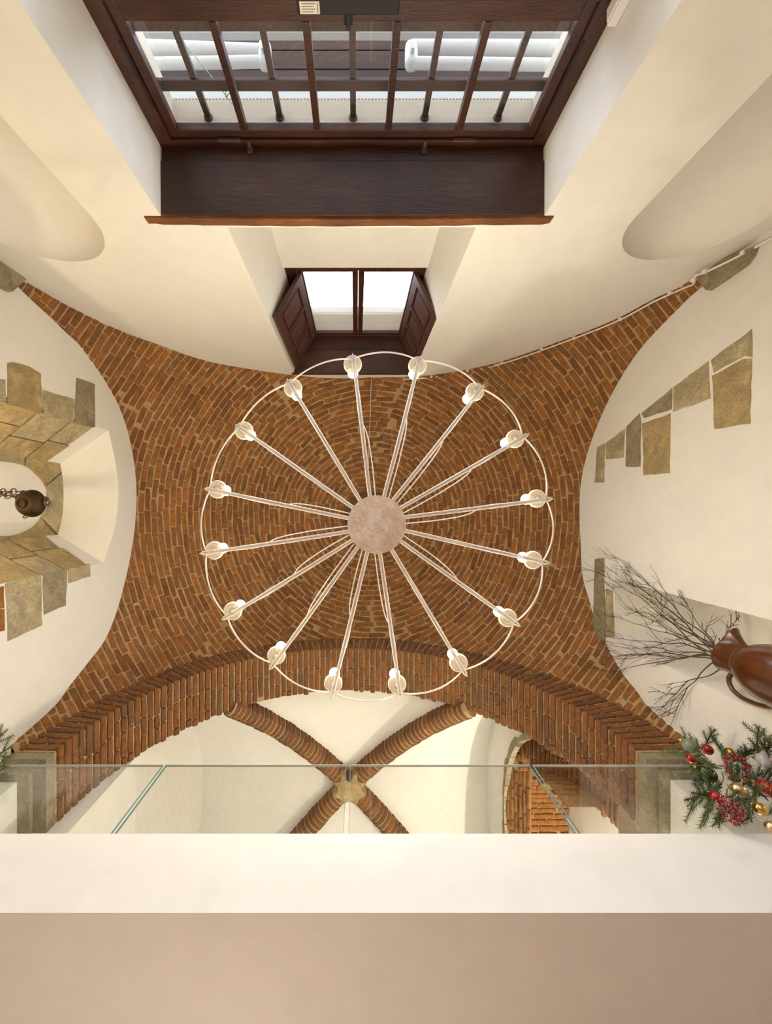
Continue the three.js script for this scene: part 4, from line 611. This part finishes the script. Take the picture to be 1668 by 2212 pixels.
{
  const ZG = -1.66, g3p = (px, py, z = ZG) => { const side = px > 800 ? (2.52 + (z + 1.66) * -0.6) * F / (px - CX) : (2.5 + (z + 1.66) * -0.6) * F / (CX - px); return at(px, py, Math.min(-z * F / (py - CY), side)); };
  const base = V(2.33, 2.066, -1.85), fa = thing('fir_arrangement', 'bushy green fir garland hung at the right end of the glass balustrade', 'fir branches', base), L = (p) => p.clone().sub(base);
  const sprays = [[1530, 1640, 1470, 1590], [1520, 1620, 1535, 1570], [1500, 1640, 1440, 1612], [1600, 1640, 1625, 1605], [1640, 1650, 1625, 1560], [1660, 1640, 1640, 1575], [1560, 1660, 1500, 1650], [1550, 1690, 1490, 1680], [1560, 1700, 1487, 1735], [1570, 1720, 1500, 1725], [1560, 1750, 1545, 1795], [1600, 1690, 1560, 1640], [1620, 1700, 1600, 1640], [1640, 1720, 1650, 1660], [1620, 1730, 1580, 1690], [1610, 1770, 1570, 1790], [1640, 1770, 1620, 1795], [1660, 1760, 1690, 1720], [1600, 1740, 1640, 1780], [1660, 1700, 1700, 1660], [1580, 1650, 1610, 1610], [1540, 1660, 1520, 1700], [1650, 1680, 1690, 1610], [1530, 1630, 1495, 1600], [1600, 1720, 1590, 1760], [1655, 1800, 1640, 1760], [1620, 1660, 1585, 1625], [1570, 1640, 1545, 1600], [1600, 1660, 1570, 1690], [1640, 1690, 1615, 1730], [1560, 1690, 1530, 1720], [1580, 1740, 1540, 1760], [1630, 1740, 1600, 1715], [1660, 1730, 1635, 1700], [1650, 1640, 1670, 1600], [1510, 1650, 1480, 1625], [1545, 1650, 1500, 1665], [1600, 1700, 1640, 1670]];
  for (const [ax, ay, bx, by] of sprays) { const a = g3p(ax, ay, ZG + rr(-0.03, 0.03)), b = g3p(bx, by, ZG + rr(-0.03, 0.05)); for (const p of [a, b]) p.x = Math.min(p.x, 2.58); const d = b.clone().sub(a); firSpray(L(a), d, d.length() * 1.05, new THREE.Vector3(rr(-0.3, 0.3), rr(-0.5, 0.2), rr(-0.2, 0.3)), rnd() < 0.5 ? M.fir : M.firDark, fa); }
  const bauble = (px, py, rpx, asp, mat, label, tilt, z = -1.6) => {
    const p = g3p(px, py, z), r = 0.82 * rpx * (p.y - EYE) / F, o = thing('bauble', label, 'bauble', p), gb = new THREE.SphereGeometry(r, 32, 22); gb.scale(1, 0.4 + 0.6 * asp, 1); mesh('ball', boxUV(gb, 8), mat, o);
    mesh('cap', new THREE.CylinderGeometry(r * 0.16, r * 0.2, r * 0.22, 12).translate(0, r * asp + r * 0.05, 0), M.gold, o); mesh('loop', new THREE.TorusGeometry(r * 0.12, r * 0.03, 6, 14).translate(0, r * asp + r * 0.24, 0), M.gold, o); o.rotation.set(tilt[0], 0, tilt[1]); return o;
  };
  bauble(1490, 1611, 17, 1.15, M.paleGreen, 'pale green translucent glass bauble at the top left of the fir branches', [0.3, 0.5]);
  bauble(1529, 1619, 13, 1.0, M.red, 'shiny red bauble right of the pale green glass one', [0.1, 0.2]);
  bauble(1492, 1639, 11, 1.0, M.red, 'smallest red bauble, under the pale green glass one', [0.2, -0.2]);
  bauble(1528, 1671, 18, 1.35, M.green, 'dark green glossy egg-shaped bauble over the white pier', [0.3, 0.7]);
  bauble(1578, 1627, 13, 1.1, M.gold, 'bright gold bauble over the upper cluster of red berries', [0.2, -0.3]);
  bauble(1597, 1707, 16, 1.3, M.champagne, 'satin champagne-gold bauble in the middle of the fir branches', [0.2, 0.8]);
  bauble(1547, 1722, 13, 1.2, M.red, 'dark red bauble left of the champagne-gold one', [0.3, 0.5]);
  bauble(1643, 1748, 14, 1.2, M.gold, 'bright gold bauble low on the right side of the fir branches', [0.2, 0.5]);
  bauble(1668, 1788, 15, 1.1, M.champagne, 'champagne-gold bauble at the lower right corner by the mezzanine edge', [0, 0]);
  const sp = bauble(1657, 1703, 19, 1.35, M.red, 'red bauble wound with golden spiral lines', [0.2, 0.6]); { const q = [], r = 0.82 * 19 * (sp.position.y - EYE) / F; for (let i = 0; i <= 140; i++) { const t = i / 140, f = lerp(0.25, Math.PI - 0.25, t), a = t * 14 * Math.PI; q.push(new THREE.Vector3(r * 1.01 * Math.sin(f) * Math.cos(a), r * 1.22 * Math.cos(f), r * 1.01 * Math.sin(f) * Math.sin(a))); } mesh('spiral', new THREE.TubeGeometry(new THREE.CatmullRomCurve3(q), 280, 0.0016, 5), M.gold, sp); }
  const cr = bauble(1655, 1642, 18, 1.4, M.crystal, 'clear faceted crystal bauble at the right edge of the fir branches', [0.1, 1.2]); cr.children[0].geometry = boxUV(new THREE.SphereGeometry(0.82 * 18 * (cr.position.y - EYE) / F, 10, 6).scale(1, 1.24, 1).toNonIndexed()); cr.children[0].geometry.computeVertexNormals();
  for (const [cx, cy, n, lab, ring] of [[1592, 1661, 34, 'cluster of glossy red berries in a ring, upper one on the fir branches', 1], [1580, 1752, 36, 'cluster of glossy red berries, lower one on the fir branches', 0]]) {
    const p = g3p(cx, cy, -1.6), o = thing('berry_cluster', lab, 'berries', p), bg = new THREE.SphereGeometry(0.0098, 14, 10); o.rotation.set(0.75, -0.75, 0); o.scale.setScalar(ring ? 0.95 : 0.8);
    for (let k = 0; k < n; k++) { const a = k * 2.39996, r = ring ? rr(0.042, 0.078) : 0.075 * Math.sqrt((k + 0.5) / n), b = mesh('berry', bg, M.berry, o); b.position.set(r * Math.cos(a), r * Math.sin(a) * 1.1, rr(-0.02, 0.02)); b.scale.setScalar(rr(0.75, 1.15)); }
    const tw = []; for (let k = 0; k < 6; k++) { const a = k * 1.05; tw.push(tube([new THREE.Vector3(0, -0.06, -0.02), new THREE.Vector3(0.03 * Math.cos(a), 0.02 * Math.sin(a), -0.018), new THREE.Vector3(0.07 * Math.cos(a), 0.07 * Math.sin(a), -0.004)], 0.002, 8, 4)); } mesh('twig', tw, M.stem, o);
  }
  [[[[1500, 1632], [1512, 1628], [1520, 1618], [1515, 1608]], 'gold wire tendril curling beside the pale green glass bauble'], [[[1570, 1722], [1572, 1705], [1585, 1694], [1603, 1690], [1617, 1685]], 'gold wire tendril arching over the champagne-gold bauble'], [[[1558, 1695], [1563, 1680], [1560, 1668]], 'gold wire tendril right of the dark green bauble'], [[[1640, 1770], [1652, 1776], [1662, 1770]], 'gold wire tendril under the low gold bauble']].forEach(([p, lab]) => tag(mesh('gold_wire', tube(p.map((q) => g3p(q[0], q[1], -1.58)), 0.0032, 24, 6), M.gold), lab, 'wire'));
  // small spray at the opposite corner
  const b2 = V(-2.45, 2.066, -1.86), fb = thing('fir_arrangement', 'small green fir sprig peeping in at the left picture edge over the stone impost', 'fir branches', b2);
  for (const [ax, ay, bx, by] of [[-60, 1650, 18, 1582], [-60, 1660, 28, 1618], [-50, 1680, 22, 1640], [-60, 1640, 2, 1575], [-40, 1690, 12, 1662], [-60, 1700, -10, 1640]]) { const a = g3p(ax, ay, -1.66), b = g3p(bx, by, -1.64); const d = b.clone().sub(a); firSpray(a.clone().sub(b2), d, Math.max(0.12, d.length()), new THREE.Vector3(0, 0, 0.2), M.fir, fb); }
}

// ---------------------------------------------------------------- lamps whose light the photograph shows, standing outside its frame
function lamp(name, label, p, color, cd, r = 0.06, rad = 3) {
  const t = thing(name, label, 'lamp', p);
  mesh('lamp_glass', new THREE.SphereGeometry(r, 20, 14), M.lampGlow, t).castShadow = false; mesh('lamp_base', [new THREE.CylinderGeometry(r * 0.5, r * 0.8, r * 0.9, 16).translate(0, -r * 1.3, 0), new THREE.CylinderGeometry(r * 0.9, r * 1.0, r * 0.25, 20).translate(0, -r * 1.8, 0)], M.lampMetal, t);
  const l = new THREE.PointLight(color, cd, 0, 2); l.castShadow = true; l.shadow.radius = rad; l.name = 'lamp_light'; t.add(l); return t;
}
{
  const t = thing('uplight', 'round floor uplight in the vaulted room beyond the balustrade', 'lamp', V(-0.1, 2.16, -5.3)), aim = new THREE.Vector3(0, 3, 1.6).normalize(), q = new THREE.Quaternion().setFromUnitVectors(new THREE.Vector3(0, 1, 0), aim), put = (g) => g.applyQuaternion(q);
  mesh('housing', [put(new THREE.CylinderGeometry(0.075, 0.06, 0.14, 28, 1, true)), put(new THREE.CylinderGeometry(0.06, 0.06, 0.006, 28).translate(0, -0.07, 0)), new THREE.CylinderGeometry(0.07, 0.08, 0.015, 28).translate(0, -0.086, 0)], M.black, t); mesh('lamp_glass', put(new THREE.CylinderGeometry(0.07, 0.07, 0.008, 28).translate(0, 0.05, 0)), M.lampGlow, t);
  const l = new THREE.SpotLight(SOFT, ROOM2, 0, 0.66, 0.35, 2); l.position.copy(aim).multiplyScalar(0.085); l.target.position.copy(aim).multiplyScalar(3); l.castShadow = true; l.shadow.radius = 2; l.name = 'lamp_light'; t.add(l, l.target);
}
lamp('globe_lamp', 'small globe lamp in the side passage behind the brick arch', V(2.45, 2.75, -4.3), WARM, PASSAGE, 0.05, 2.5);
lamp('uplight', 'small uplight on the sill of the stone niche below the bronze bowl', V(-3.12, 2.3, -0.02), WARMER, NICHE_W, 0.04, 2);
lamp('uplight', 'small uplight on the sill beside the wooden pitcher', V(2.88, 2.16, -1.22), WARMER, NICHE_E, 0.035, 2);
lamp('globe_lamp', 'small globe lamp under the mezzanine on the lower floor', V(-0.6, 0.0, -2.5), SOFT, LOWER, 0.08, 4);

scene.traverse((o) => { if (o.isMesh && o.material.emissiveIntensity < 2) o.castShadow = o.receiveShadow = true; });
renderer.render(scene, camera);
